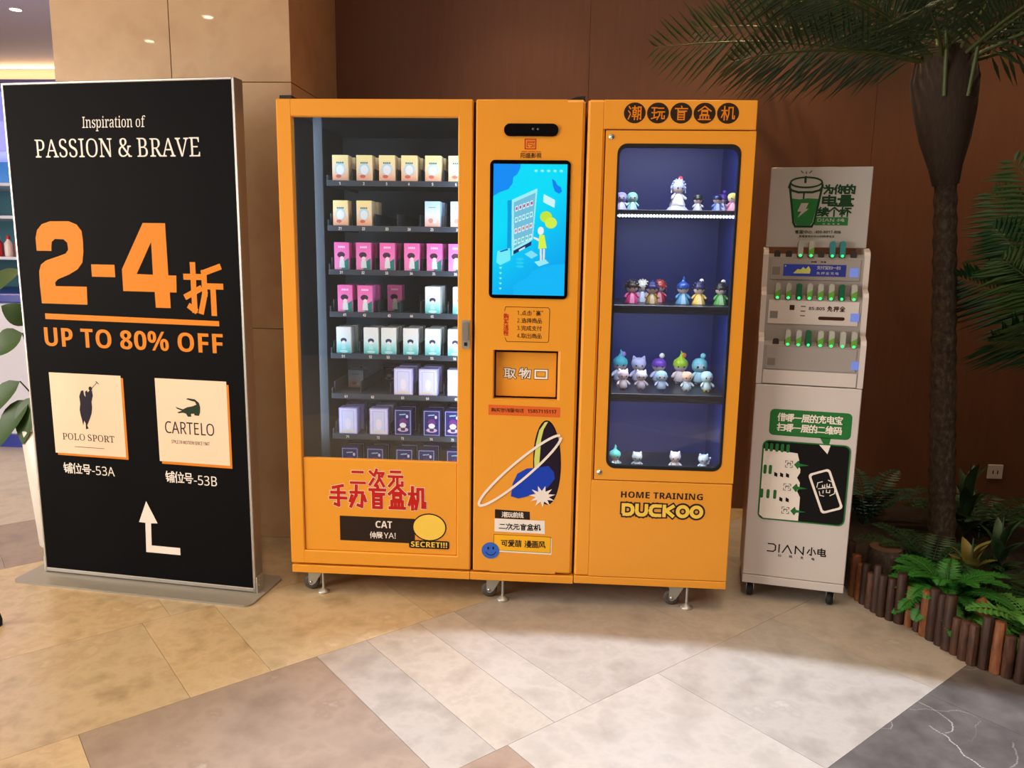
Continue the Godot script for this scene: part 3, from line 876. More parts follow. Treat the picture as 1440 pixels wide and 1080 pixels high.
func build_machine() -> void:
	var v := thing("vending_machine", "large orange blind box vending machine with glass door and touch screen", "vending machine", Vector3(0.57, 0, -0.4))
	# cabinet shell
	var st := S()
	box(st, Vector3(0.002, 0.094, -0.8), Vector3(0.02, 1.926, -0.03))
	box(st, Vector3(1.117, 0.094, -0.8), Vector3(1.135, 1.926, -0.03))
	box(st, Vector3(0.02, 1.906, -0.8), Vector3(1.117, 1.926, -0.03))
	box(st, Vector3(0.02, 0.094, -0.8), Vector3(1.117, 0.13, -0.03))
	box(st, Vector3(0.02, 0.13, -0.8), Vector3(1.117, 1.906, -0.785))
	pw(v, "body", st, M.orange)
	st = S()
	box(st, Vector3(0.02, 0.13, -0.785), Vector3(0.024, 1.906, -0.03))
	box(st, Vector3(0.72, 0.13, -0.785), Vector3(0.75, 1.906, -0.03))
	box(st, Vector3(0.024, 1.9, -0.785), Vector3(0.72, 1.906, -0.03))
	box(st, Vector3(0.024, 0.13, -0.785), Vector3(0.72, 0.136, -0.03))
	box(st, Vector3(0.024, 0.136, -0.785), Vector3(0.72, 1.9, -0.78))
	box(st, Vector3(0.75, 0.13, -0.14), Vector3(1.117, 1.906, -0.12))
	pw(v, "inner_lining", st, M.liner)
	pw(v, "base_strip", bx(0.001, 0.094, -0.03, 0.7255, 0.126, 0.0, 0.002), M.orange)
	pw(v, "base_strip", bx(0.7268, 0.094, -0.03, 1.138, 0.126, 0.0, 0.002), M.orange)
	st = S()
	box(st, Vector3(0.002, 1.926, -0.2), Vector3(0.05, 1.948, -0.03), 0.002)
	pw(v, "door_hinge", st, M.case_black)
	st = S()
	ext(st, nums("1.05 1.926 1.13 1.926 1.13 1.947 1.1 1.945"), -0.12, -0.03)
	pw(v, "door_hinge", st, M.case_black)
	st = S()
	box(st, Vector3(0.03, 0.122, -0.0295), Vector3(1.12, 0.14, -0.0285))
	box(st, Vector3(0.72, 0.13, -0.0295), Vector3(0.745, 1.925, -0.0285))
	box(st, Vector3(1.125, 0.13, -0.0295), Vector3(1.1355, 1.925, -0.0285))
	pw(v, "gap_shade", st, M.case_black)  # black strips added behind the door seams, painting the shade of the gaps
	# glass door
	st = S()
	var b := 0.004
	box(st, Vector3(-0.002, 0.134, -0.028), Vector3(0.056, 1.93, 0.0), b)
	box(st, Vector3(0.673, 0.134, -0.028), Vector3(0.727, 1.93, 0.0), b)
	box(st, Vector3(0.05, 1.868, -0.028), Vector3(0.68, 1.93, -0.0002), b)
	box(st, Vector3(0.05, 0.134, -0.028), Vector3(0.68, 0.19, -0.0002), b)
	var door := pw(v, "glass_door", st, M.orange)
	pw(door, "glass_pane", bx(0.05, 0.573, -0.02, 0.68, 1.875, -0.016), M.pane)
	pw(door, "lower_panel", bx(0.057, 0.191, -0.03, 0.6715, 0.573, -0.008, 0.002), M.orange)
	var z := -0.0074
	st = S()
	for k in [[0.0175, "w"]]:
		han(st, "二次元", 0.247, 0.467, 0.457, 0.536, 0.0145, z, 0.3)
		han(st, "手办盲盒机", 0.163, 0.377, 0.545, 0.467, 0.0165, z, 0.22)
	pw(door, "letter_outline", st, M.p_white)
	st = S()
	han(st, "二次元", 0.247, 0.467, 0.457, 0.536, 0.011, z + 0.0006, 0.3)
	han(st, "手办盲盒机", 0.163, 0.377, 0.545, 0.467, 0.0128, z + 0.0006, 0.22)
	pw(door, "lettering", st, M.p_red, "red Chinese title with white outline")
	st = S()
	flat(st, nums("0.2 0.236 0.504 0.234 0.504 0.337 0.2 0.339"), z)
	pw(door, "sticker", st, M.p_circle)
	st = S()
	latin(st, "CAT", "bold", 0.345, 0.294, 0.412, 0.323, z + 0.0005)
	han(st, "伸展", 0.322, 0.25, 0.372, 0.276, 0.003, z + 0.0005, 0.08)
	latin(st, "YA!", "sans", 0.378, 0.251, 0.426, 0.275, z + 0.0005)
	pw(door, "lettering", st, M.p_white)
	st = S()
	flat(st, oval(0.562, 0.304, 0.069, 0.058), z + 0.0004)
	flat(st, rounded(0.48, 0.215, 0.642, 0.249, 0.008), z + 0.001)
	pw(door, "sticker", st, M.p_circle)
	st = S()
	flat(st, oval(0.562, 0.304, 0.064, 0.053), z + 0.0008)
	latin(st, "SECRET!!!", "bold", 0.488, 0.221, 0.634, 0.243, z + 0.0015)
	pw(door, "sticker", st, M.p_yellow)
	# lock handle
	st = S()
	ext(st, rounded(0.689, 1.026, 0.72, 1.133, 0.006), -0.002, 0.005)
	var lock := pw(door, "lock_handle", st, M.zinc)
	st = S()
	ext(st, rounded(0.694, 1.056, 0.715, 1.126, 0.01), 0.005, 0.013)
	pw(lock, "lever", st, M.alu)
	st = S()
	box(st, Vector3(0.699, 1.036, 0.005), Vector3(0.711, 1.049, 0.0075))
	pw(lock, "keyhole", st, M.case_black)
	# service door with screen and collection hatch
	st = S()
	box(st, Vector3(0.738, 0.133, -0.028), Vector3(0.813, 1.93, 0.0), b)
	box(st, Vector3(1.056, 0.133, -0.028), Vector3(1.131, 1.93, 0.0), 0.009)
	box(st, Vector3(0.806, 1.023, -0.028), Vector3(1.066, 1.93, -0.0001))
	box(st, Vector3(0.806, 0.133, -0.028), Vector3(1.066, 0.834, -0.0001))
	var sd := pw(v, "service_door", st, M.orange)
	st = S()
	ext(st, rounded(0.84, 1.802, 1.036, 1.846, 0.0215, 8), -0.002, 0.006)
	var cb := pw(sd, "camera_bar", st, M.gloss_black)
	for x in [0.945, 0.963]:
		st = S()
		lathe(st, [[0.0, 0.008], [0.004, 0.008], [0.005, 0.005]], Transform3D(Basis(Vector3.RIGHT, PI / 2), Vector3(x, 1.827, 0)), 12)
		pw(cb, "camera_lens", st, M.lens)
	z = 0.0006
	st = S()
	band(st, squared(0.915, 1.757, 0.957, 1.794, 1), squared(0.9185, 1.7605, 0.9535, 1.7905, 1), z, z)
	stroke(st, nums("0.924 1.785 0.949 1.785 0.949 1.78 0.924 1.78 0.924 1.766 0.93 1.766"), 0.0028, z)
	stroke(st, nums("0.93 1.774 0.943 1.774 0.943 1.766 0.936 1.766"), 0.0026, z)
	stroke(st, nums("0.949 1.774 0.949 1.765"), 0.0026, z)
	latin(st, "YANG SHENG FILM", "bold", 0.903, 1.747, 0.974, 1.751, z)
	pw(sd, "seal_emblem", st, M.p_red)
	st = S()
	han(st, "阳盛影视", 0.901, 1.727, 0.976, 1.744, 0.0017, z, 0.1)
	pw(sd, "lettering", st, M.p_brown)
	st = S()
	ext(st, rounded(0.791, 1.219, 1.084, 1.719, 0.018, 6), -0.002, 0.004)
	var bezel := pw(sd, "touch_screen", st, M.gloss_black)
	st = S()
	var uv := [Vector2(0, 1), Vector2(1, 1), Vector2(1, 0), Vector2(0, 1), Vector2(1, 0), Vector2(0, 0)]
	var co := [Vector3(0.804, 1.232, 0.0046), Vector3(1.072, 1.232, 0.0046), Vector3(1.072, 1.705, 0.0046), Vector3(0.804, 1.705, 0.0046)]
	for k in [0, 2, 1, 0, 3, 2]:
		st.set_uv([Vector2(0, 1), Vector2(1, 1), Vector2(1, 0), Vector2(0, 0)][k])
		st.add_vertex(co[k])
	var pic := mk("screen_picture", Color(0.05, 0.05, 0.05), 0.2)
	pic.emission_enabled = true
	pic.emission = Color.WHITE
	pic.emission_operator = BaseMaterial3D.EMISSION_OP_MULTIPLY
	pic.emission_texture = screen_picture()
	pic.emission_energy_multiplier = 1.0
	pw(bezel, "screen", st, pic, "lit cyan screen showing a shopper at a vending machine")
	# instructions
	st = S()
	stroke(st, nums("0.851 1.172 0.855 1.187 1.014 1.186 1.02 1.18 1.019 1.062 1.014 1.056 0.86 1.056 0.854 1.07"), 0.0018, z)
	var line := 0
	for t in ["点击", "选择商品", "完成支付", "取出商品"]:
		var y := 1.156 - 0.0286 * line
		latin(st, "%d." % (line + 1), "sans", 0.899, y + 0.001, 0.912, y + 0.017, z)
		han(st, t, 0.915, y, 0.915 + 0.0192 * t.length(), y + 0.018, 0.0017, z, 0.08)
		line += 1
	han(st, "赢", 0.969, 1.156, 0.987, 1.174, 0.0018, z)
	latin(st, "\"", "sans", 0.959, 1.169, 0.964, 1.175, z)
	latin(st, "\"", "sans", 0.99, 1.169, 0.995, 1.175, z)
	pw(sd, "instruction_text", st, M.p_brown)
	st = S()
	han(st, "购买流程", 0.848, 1.079, 0.866, 1.161, 0.0023, z, 0.06, true)
	pw(sd, "lettering", st, M.p_red)
	# hatch
	st = S()
	box(st, Vector3(0.813, 0.834, -0.1), Vector3(0.816, 1.023, -0.028))
	box(st, Vector3(1.053, 0.834, -0.1), Vector3(1.056, 1.023, -0.028))
	box(st, Vector3(0.813, 0.834, -0.1), Vector3(1.056, 0.837, -0.028))
	box(st, Vector3(0.813, 1.02, -0.1), Vector3(1.056, 1.023, -0.028))
	box(st, Vector3(0.813, 0.834, -0.104), Vector3(1.056, 1.023, -0.1))
	var hb := pw(sd, "hatch_box", st, M.case_black)
	pw(hb, "hatch_flap", bx(0.818, 0.84, -0.036, 1.051, 1.012, -0.03, 0.002), M.orange)
	z = -0.0296
	st = S()
	han(st, "取物", 0.85, 0.911, 0.952, 0.95, 0.0092, z, 0.3)
	han(st, "口", 0.966, 0.911, 1.018, 0.948, 0.0115, z)
	pw(hb, "letter_outline", st, M.p_circle)
	st = S()
	han(st, "取物", 0.85, 0.911, 0.952, 0.95, 0.0046, z + 0.0005, 0.3)
	han(st, "口", 0.966, 0.911, 1.018, 0.948, 0.007, z + 0.0005)
	pw(hb, "lettering", st, M.p_white)
	# stickers of the lower half
	z = 0.0005
	st = S()
	flat(st, nums("0.794 0.771 1.069 0.768 1.07 0.807 0.794 0.811"), z)
	pw(sd, "sticker", st, M.p_strip)
	st = S()
	han(st, "购买咨询服电话", 0.805, 0.783, 0.93, 0.798, 0.0016, z + 0.0005, 0.06)
	latin(st, "15857115117", "bold", 0.945, 0.783, 1.055, 0.797, z + 0.0005)
	pw(sd, "lettering", st, M.p_brown)
	st = S()
	flat(st, oval(1.024, 0.587, 0.054, 0.169, 32, 0.03), z)
	pw(sd, "surfboard_print", st, M.p_black)
	st = S()
	flat(st, oval(1.024, 0.587, 0.05, 0.164, 32, 0.03), z + 0.0005)
	var sb := pw(sd, "surfboard_print", st, M.p_navy)
	st = S()
	flat(st, nums("1.012 0.748 1.024 0.75 1.008 0.72 0.999 0.68 0.996 0.62 0.992 0.55 0.984 0.53 0.976 0.55 0.974 0.6 0.979 0.66 0.991 0.715"), z + 0.001)
	pw(sb, "stripe", st, M.p_lime)
	st = S()
	flat(st, nums("0.886 0.448 0.892 0.5 0.91 0.54 0.945 0.562 0.99 0.568 1.03 0.576 1.052 0.55 1.056 0.525 1.03 0.49 0.99 0.468 0.95 0.45 0.915 0.44"), z + 0.0015)
	pw(sd, "wave_print", st, M.p_blue)
	st = S()
	var star := PackedVector2Array()
	for i in 22:
		var a := TAU * i / 22 + 0.2
		var r := 1.0 if i % 2 == 0 else 0.5
		star.append(Vector2(1.008 + cos(a) * r * 0.052, 0.452 + sin(a) * r * 0.044))
	flat(st, star, z + 0.002)
	pw(sd, "splash_print", st, M.p_white)
	st = S()
	var loop := PackedVector2Array()
	for i in 41:
		var a := 0.18 + (TAU - 0.4) * i / 40
		loop.append(Vector2(0.918, 0.552) + Vector2(cos(a) * 0.212, sin(a) * 0.034).rotated(0.745))
	stroke(st, loop, 0.0095, z + 0.0025)
	pw(sd, "streak_print", st, M.p_white)
	st = S()
	flat(st, nums("0.824 0.356 0.962 0.354 0.961 0.387 0.824 0.392"), z)
	pw(sd, "sticker", st, M.p_circle)
	st = S()
	flat(st, nums("0.823 0.301 1.022 0.298 1.02 0.352 0.823 0.3545"), z)
	flat(st, nums("0.832 0.217 1.05 0.213 1.05 0.281 0.832 0.285"), z)
	han(st, "潮玩前线", 0.852, 0.361, 0.936, 0.383, 0.0024, z + 0.0006, 0.05)
	pw(sd, "sticker", st, M.p_white)
	st = S()
	flat(st, nums("0.821 0.224 1.045 0.22 1.045 0.286 0.821 0.289"), z + 0.0004)
	pw(sd, "sticker", st, M.p_amber)
	st = S()
	han(st, "二次元盲盒机", 0.841, 0.311, 1.004, 0.336, 0.0034, z + 0.0006, 0.1)
	han(st, "可爱萌", 0.85, 0.241, 0.93, 0.268, 0.0034, z + 0.001, 0.08)
	han(st, "漫画风", 0.944, 0.24, 1.024, 0.267, 0.0034, z + 0.001, 0.08)
	stroke(st, nums("0.821 0.224 1.045 0.22 1.045 0.286 0.821 0.289"), 0.0012, z + 0.001, true)
	pw(sd, "lettering", st, M.p_black)
	st = S()
	flat(st, oval(0.808, 0.221, 0.035, 0.034), z + 0.0015)
	var sm := pw(sd, "smiley_sticker", st, M.p_sky)
	st = S()
	flat(st, oval(0.799, 0.231, 0.0035, 0.006), z + 0.002)
	flat(st, oval(0.819, 0.232, 0.0035, 0.006), z + 0.002)
	stroke(st, nums("0.79 0.214 0.798 0.205 0.81 0.202 0.822 0.206 0.829 0.216"), 0.003, z + 0.002)
	pw(sm, "smile", st, M.p_navy)
	for x in [0.062, 0.8]:
		caster(v, x, -0.06)
		caster(v, x + 0.2, -0.72)
	# lamps and rails behind the glass door
	for s in [[0.036, 1.0], [0.7, -1.0]]:
		pw(v, "led_strip", bx(s[0] - 0.006, 0.6, -0.05, s[0] + 0.006, 1.88, -0.042), M.led_white)
		area("door_led_light", Vector3(s[0], 1.24, -0.056), Vector3(s[1] * 0.75, 0, -1), Vector2(0.012, 1.28), Color(0.8, 0.9, 1.0), 0.25)
	pw(v, "led_strip", bx(0.06, 1.893, -0.06, 0.68, 1.899, -0.045), M.led_white)
	area("door_led_light", Vector3(0.37, 1.89, -0.055), Vector3(0, -1, -0.5), Vector2(0.6, 0.012), Color(0.82, 0.91, 1.0), 0.05)

# ------------------------------------------------------------------ trays and blind boxes
func print_tex(kind: String) -> ImageTexture:
	var w := 56
	var h := 92
	var im := Image.create(w, h, false, Image.FORMAT_RGB8)
	var ramp: Array = {
		"peach": [Color(0.97, 0.9, 0.6), Color(0.97, 0.86, 0.72), Color(0.95, 0.7, 0.56)],
		"sky": [Color(0.68, 0.84, 0.95), Color(0.86, 0.9, 0.95), Color(0.95, 0.72, 0.64)],
		"pink": [Color(0.94, 0.42, 0.72), Color(0.95, 0.5, 0.76), Color(0.95, 0.56, 0.76)],
		"teal": [Color(0.93, 0.92, 0.92), Color(0.86, 0.93, 0.93), Color(0.32, 0.78, 0.78)],
		"lilac": [Color(0.72, 0.72, 0.95), Color(0.8, 0.79, 0.97), Color(0.78, 0.74, 0.93)],
		"navy": [Color(0.1, 0.12, 0.4), Color(0.12, 0.13, 0.42), Color(0.1, 0.12, 0.36)]}[kind]
	for y in h:
		var t := float(y) / h
		var c: Color = ramp[0].lerp(ramp[1], t * 2.0) if t < 0.5 else ramp[1].lerp(ramp[2], t * 2.0 - 1.0)
		for x in w:
			im.set_pixel(x, y, c)
	var white := Color(0.93, 0.94, 0.95)
	match kind:
		"peach":
			fill(im, oval(28, 50, 19, 22), Color(0.72, 0.86, 0.9))
			fill(im, oval(28, 52, 14, 17), white)
			fill(im, oval(22, 76, 10, 6), Color(0.86, 0.42, 0.36))
			for k in 4:
				fill(im, oval(17 + k * 7, 27, 2.6, 3.4), Color(0.2, 0.42, 0.45))
		"sky":
			fill(im, oval(22, 70, 9, 9), Color(0.8, 0.6, 0.55))
			fill(im, oval(36, 74, 6, 6), white)
			fill(im, nums("14 20 40 20 40 23 14 23"), Color(0.45, 0.6, 0.8))
		"pink":
			fill(im, nums("56 52 34 66 26 92 56 92"), Color(0.16, 0.5, 0.46))
			fill(im, oval(26, 42, 15, 10), Color(0.28, 0.16, 0.24))
			fill(im, oval(29, 54, 8, 7), Color(0.95, 0.86, 0.88))
			fill(im, nums("20 60 38 60 40 86 18 86"), Color(0.86, 0.9, 0.9))
			for k in 4:
				fill(im, oval(18 + k * 7, 15, 3, 4), Color(1.0, 0.86, 0.94))
		"teal":
			fill(im, oval(28, 46, 12, 8), Color(0.2, 0.2, 0.36))
			fill(im, oval(28, 53, 7, 6), white)
			fill(im, nums("22 58 34 58 36 78 20 78"), Color(0.7, 0.9, 0.92))
			fill(im, oval(28, 86, 16, 5), Color(0.75, 0.94, 0.94))
		"lilac":
			for k in [[3, Color(0.88, 0.87, 1.0)], [8, Color(0.74, 0.76, 0.97)], [11, Color(0.84, 0.86, 0.99)]]:
				fill(im, nums("%d %d %d %d %d %d %d %d" % [k[0], k[0], w - k[0], k[0], w - k[0], h - k[0], k[0], h - k[0]]), k[1])
			fill(im, oval(28, 56, 9, 20), Color(0.93, 0.91, 0.99))
			fill(im, nums("6 80 50 80 50 88 6 88"), Color(0.88, 0.84, 0.78))
		"navy":
			for k in [[2, Color(0.72, 0.74, 0.86)], [4, Color(0.1, 0.12, 0.4)]]:
				fill(im, nums("%d %d %d %d %d %d %d %d" % [k[0], k[0], w - k[0], k[0], w - k[0], h - k[0], k[0], h - k[0]]), k[1])
			fill(im, oval(28, 44, 13, 13), Color(0.42, 0.16, 0.5))
			fill(im, oval(28, 56, 11, 9), white)
			fill(im, oval(28, 72, 18, 8), Color(0.86, 0.72, 0.82))
			fill(im, nums("20 66 36 66 34 76 22 76"), Color(0.2, 0.2, 0.36))
			fill(im, nums("16 16 38 14 38 18 16 20"), Color(0.6, 0.8, 0.86))
			fill(im, oval(42, 24, 4, 6), Color(0.9, 0.86, 0.95))
	return ImageTexture.create_from_image(im)

var box_parts := {}
func box_mesh(kind: String, w: float, h: float, d: float) -> Array:
	var key := "%s %.3f %.3f" % [kind, w, h]
	if box_parts.has(key):
		return box_parts[key]
	if not M.has("front_" + kind):
		var m := mk("front_" + kind, Color.WHITE, 0.4)
		m.albedo_texture = print_tex(kind)
		# the sides carry the ground colour of the front
		var side: Color = {"peach": Color(0.97, 0.86, 0.68), "sky": Color(0.76, 0.87, 0.95), "pink": Color(0.94, 0.47, 0.74), "teal": Color(0.9, 0.92, 0.92), "lilac": Color(0.76, 0.75, 0.96), "navy": Color(0.11, 0.125, 0.4)}[kind]
		mk("side_" + kind, side, 0.45)
	var st := bx(-w / 2, 0, -d, w / 2, h, 0.0, 0.0012)
	var carton := mesh_of(st, M["side_" + kind])
	st = S()
	var co := [Vector3(-w / 2 + 0.001, 0.001, 0.0006), Vector3(w / 2 - 0.001, 0.001, 0.0006), Vector3(w / 2 - 0.001, h - 0.001, 0.0006), Vector3(-w / 2 + 0.001, h - 0.001, 0.0006)]
	for k in [0, 2, 1, 0, 3, 2]:
		st.set_uv([Vector2(0, 1), Vector2(1, 1), Vector2(1, 0), Vector2(0, 0)][k])
		st.add_vertex(co[k])
	box_parts[key] = [carton, mesh_of(st, M["front_" + kind])]
	return box_parts[key]

func blind_box(kind: String, x: float, y: float, z: float, w: float, h: float, label: String, group: String) -> void:
	var o := thing("blind_box", label, "box", Vector3(x, y, z), 0.0, group)
	var m := box_mesh(kind, w, h, 0.06)
	place(o, "carton", m[0])
	place(o, "front_print", m[1])

func words(n: String) -> String:
	var ones := ["", "one", "two", "three", "four", "five", "six"]
	var tens := ["", "", "twenty", "thirty", "forty", "fifty", "sixty", "seventy", "eighty"]
	return ones[int(n)] if n.length() == 1 else tens[int(n[0])] + "-" + ones[int(n[1])]

func build_machine_stock() -> void:
	var v: Node3D = get_node("vending_machine")
	# upright rail with fixing holes
	for x in [0.09, 0.712]:
		pw(v, "shelf_rail", bx(x - 0.004, 0.2, -0.17, x + 0.03 if x < 0.5 else 0.719, 1.89, -0.155), M.rail)
	var tops := [1.655, 1.483, 1.312, 1.144, 0.976, 0.811, 0.642, 0.475]
	var names := ["peach", "pink", "teal", "lilac", "navy", "sky"]
	var look := {"peach": "cream and peach blind box", "sky": "sky blue and white blind box", "pink": "pink blind box", "teal": "white and turquoise blind box", "lilac": "pale lilac blind box", "navy": "navy blue blind box"}
	# tray, lanes: [lane number text, kind or "", x centre, box width, box height, set back]
	var W := 0.062
	var rows := [
		[["1", "peach", 0.1885], ["2", "peach", 0.284], ["3", "peach", 0.3735], ["4", "peach", 0.461], ["5", "peach", 0.554], ["6", "peach", 0.645]],
		[["21", "peach", 0.186], ["22", "peach", 0.28], ["23", "", 0.373], ["24", "", 0.461], ["25", "sky", 0.551], ["26", "sky", 0.652]],
		[["31", "pink", 0.187], ["32", "pink", 0.275], ["33", "pink", 0.37], ["34", "pink", 0.468], ["35", "pink", 0.558], ["36", "pink", 0.644]],
		[["41", "pink", 0.197], ["42", "pink", 0.278], ["43", "pink", 0.378], ["44", "", 0.468], ["45", "teal", 0.551], ["46", "teal", 0.662]],
		[["51", "teal", 0.188], ["52", "teal", 0.3], ["53", "teal", 0.372], ["54", "teal", 0.461], ["55", "teal", 0.55], ["56", "teal", 0.642]],
		[["61", "sky", 0.196], ["62", "navy", 0.306], ["63", "lilac", 0.43], ["64", "lilac", 0.532], ["65", "lilac", 0.649]],
		[["71", "lilac", 0.199], ["72", "lilac", 0.327], ["73", "navy", 0.4275], ["74", "navy", 0.5465], ["75", "navy", 0.634]],
		[["81", "navy", 0.204], ["82", "navy", 0.31], ["83", "navy", 0.432], ["84", "navy", 0.524], ["85", "navy", 0.643]]]
	for r in 8:
		var y: float = tops[r]
		var st := S()
		box(st, Vector3(0.136, y - 0.006, -0.62), Vector3(0.712, y - 0.002, -0.15))
		box(st, Vector3(0.136, y - 0.022, -0.152), Vector3(0.712, y - 0.001, -0.147))
		for k in 2:
			var tx: float = [0.136, 0.708][k]
			box(st, Vector3(tx, y - 0.02, -0.6), Vector3(tx + 0.004, y + 0.02, -0.152))
		var tray := pw(v, "tray", st, M.tray)
		st = S()
		var dv := S()
		for i in rows[r].size():
			var lane: Array = rows[r][i]
			var hw: float = 0.003 * lane[0].length()
			latin(st, lane[0], "bold", lane[2] - hw, y - 0.018, lane[2] + hw, y - 0.007, -0.1462)
			var dx: float = lane[2] - (0.052 if rows[r].size() > 5 else 0.056)
			if r > 0 or i > 0:
				box(dv, Vector3(maxf(dx, 0.142), y - 0.002, -0.6), Vector3(maxf(dx, 0.142) + 0.003, y + 0.045, -0.17))
		pw(tray, "lane_number", st, M.p_white)
		pw(tray, "lane_divider", dv, M.tray)
		for i in rows[r].size():
			var lane: Array = rows[r][i]
			var kind: String = lane[1]
			if kind == "":
				continue
			var wide := kind == "lilac" or kind == "navy"
			var w := (0.076 if kind == "lilac" else 0.071) if wide else (0.063 if r == 0 else 0.06)
			var h := (0.098 if r < 2 else 0.107)
			if wide:
				h = 0.108
			var z := -0.158
			var note := ""
			if lane[0] == "43":
				z = -0.25
			if lane[0] == "61" or lane[0] == "62":
				z = -0.3 if lane[0] == "61" else -0.45
				h = 0.075
				w = 0.066
			var nm: String = look[kind]
			blind_box(kind, lane[2], y - 0.002, z, w, h, "%s at the front of the lane numbered %s" % [nm, words(lane[0])] if z > -0.2 else "%s standing back in the lane numbered %s" % [nm, words(lane[0])], "blind boxes on the trays")
			if r in [2, 4, 6, 7] or lane[0] in ["1", "2", "3", "4", "5", "22", "25", "63", "64", "41", "42", "45"]:
				blind_box(kind, lane[2] + 0.006, y - 0.002, z - 0.085, w, h, "%s second in the lane numbered %s" % [nm, words(lane[0])], "blind boxes on the trays")

# ------------------------------------------------------------------ display cabinet
func build_cabinet() -> void:
	var v := thing("display_cabinet", "orange display cabinet with a tall rounded window full of toy figures", "cabinet", Vector3(1.437, 0, -0.3))
	var st := S()
	box(st, Vector3(1.14, 0.098, -0.6), Vector3(1.158, 1.93, -0.02))
	box(st, Vector3(1.717, 0.098, -0.6), Vector3(1.735, 1.93, -0.02))
	box(st, Vector3(1.158, 1.91, -0.6), Vector3(1.717, 1.93, -0.02))
	box(st, Vector3(1.158, 0.098, -0.6), Vector3(1.717, 0.13, -0.02))
	box(st, Vector3(1.158, 0.13, -0.6), Vector3(1.717, 1.91, -0.585))
	pw(v, "body", st, M.orange)
	st = S()
	box(st, Vector3(1.141, 0.13, -0.024), Vector3(1.203, 1.93, 0.0), 0.008)
	box(st, Vector3(1.196, 1.829, -0.024), Vector3(1.736, 1.93, -0.0002), 0.003)
	box(st, Vector3(1.196, 0.13, -0.024), Vector3(1.736, 0.5245, -0.0002), 0.003)
	var front := pw(v, "front_panel", st, M.orange)
	pw(v, "base_strip", bx(1.141, 0.098, -0.024, 1.735, 0.1285, 0.0, 0.002), M.orange)
	st = S()
	box(st, Vector3(1.198, 0.515, -0.026), Vector3(1.212, 1.835, -0.0245))
	box(st, Vector3(1.2, 1.82, -0.026), Vector3(1.716, 1.834, -0.0245))
	box(st, Vector3(1.2, 0.518, -0.026), Vector3(1.716, 0.532, -0.0245))
	pw(v, "gap_shade", st, M.case_black)  # black strips behind the seams stand in for shade around this door
	# door
	st = S()
	var inner := rounded(1.25, 0.575, 1.689, 1.78, 0.035, 6)
	band(st, squared(1.2068, 0.5285, 1.7365, 1.8248, 6), inner, -0.024, 0.0)
	var door := pw(v, "door", st, M.orange)
	st = S()
	var rim := rounded(1.2585, 0.588, 1.6815, 1.767, 0.03, 6)
	band(st, inner, rim, -0.022, 0.0015)
	pw(door, "window_seal", st, M.case_black)
	st = S()
	ext(st, rounded(1.255, 0.58, 1.685, 1.775, 0.03, 6), -0.014, -0.01)
	pw(door, "glass_pane", st, M.pane)
	for p in [[1.227, 1.803], [1.226, 0.557]]:
		st = S()
		lathe(st, [[0.0, 0.006], [0.004, 0.006], [0.004, 0.004], [0.009, 0.004], [0.011, 0.0]], Transform3D(Basis(Vector3.RIGHT, PI / 2), Vector3(p[0], p[1], 0)), 14)
		pw(door, "lock", st, M.chrome)
	# header badges
	for i in 5:
		var cx := 1.306 + 0.0818 * i
		st = S()
		flat(st, oval(cx, 1.885, 0.0385, 0.0355), 0.0006)
		var badge := pw(front, "header_badge", st, M.p_circle)
		st = S()
		han(st, ["潮", "玩", "盲", "盒", "机"][i], cx - 0.023, 1.862, cx + 0.023, 1.908, 0.0042, 0.0012)
		pw(badge, "lettering", st, M.p_orange)
	st = S()
	latin(st, "HOME TRAINING", "bold", 1.313, 0.459, 1.626, 0.484, 0.0006)
	pw(front, "lettering", st, M.p_circle)
	# outlined word below it, drawn with a fat pen and a thinner yellow one on top
	var x := 1.324
	for t in ["0 0.25 0 1 0.5 1 0.78 0.93 0.95 0.75 1 0.5 0.95 0.25 0.78 0.07 0.5 0 0.1 0", "0 1 0 0.4 0.08 0.18 0.25 0.04 0.5 0 0.75 0.04 0.92 0.18 1 0.4 1 1", "1 1 0.5 1 0.25 0.95 0.07 0.78 0 0.5 0.07 0.22 0.25 0.05 0.5 0 1 0", "0 1 0 0/0.9 1 0.2 0.55 0.9 0", "O", "O"]:
		var dark := S()
		var bright := S()
		for seg: String in t.split("/"):
			var p := nums(seg)
			if seg == "O":
				p = oval(0.5, 0.5, 0.52, 0.5, 28)
				p.append(p[0])
			for i in p.size():
				p[i] = Vector2(x + p[i].x * 0.036, 0.392 + p[i].y * 0.038)
			stroke(dark, p, 0.025, 0.0008)
			stroke(bright, p, 0.0135, 0.0014)
		var letter := pw(front, "letter", dark, M.p_circle)
		pw(letter, "letter_fill", bright, M.p_yellow)
		x += 0.0525
	# interior
	st = S()
	box(st, Vector3(1.158, 0.5, -0.46), Vector3(1.163, 1.91, -0.03))
	box(st, Vector3(1.712, 0.5, -0.46), Vector3(1.717, 1.91, -0.03))
	box(st, Vector3(1.163, 0.5, -0.46), Vector3(1.712, 1.91, -0.455))
	box(st, Vector3(1.163, 1.85, -0.455), Vector3(1.712, 1.855, -0.03))
	pw(v, "inner_lining", st, M.blue_liner)
	for y in [1.553, 1.198, 0.855, 0.525]:
		var t := 0.018
		st = bx(1.163, y - t, -0.455, 1.712, y, -0.075, 0.002)
		if y < 1.5:
			box(st, Vector3(1.163, y - 0.032, -0.083), Vector3(1.712, y - t, -0.075))
		pw(v, "shelf", st, M.shelf_navy)
	# lamps: a beaded strip under the top shelf, plain strips elsewhere
	st = S()
	for i in 44:
		ball(st, Vector3(1.19 + 0.0116 * i, 1.53, -0.07), Vector3(0.0052, 0.006, 0.004), 8, 6)
	pw(v, "led_bead_strip", st, M.led_bead, "row of white light beads under the top shelf")
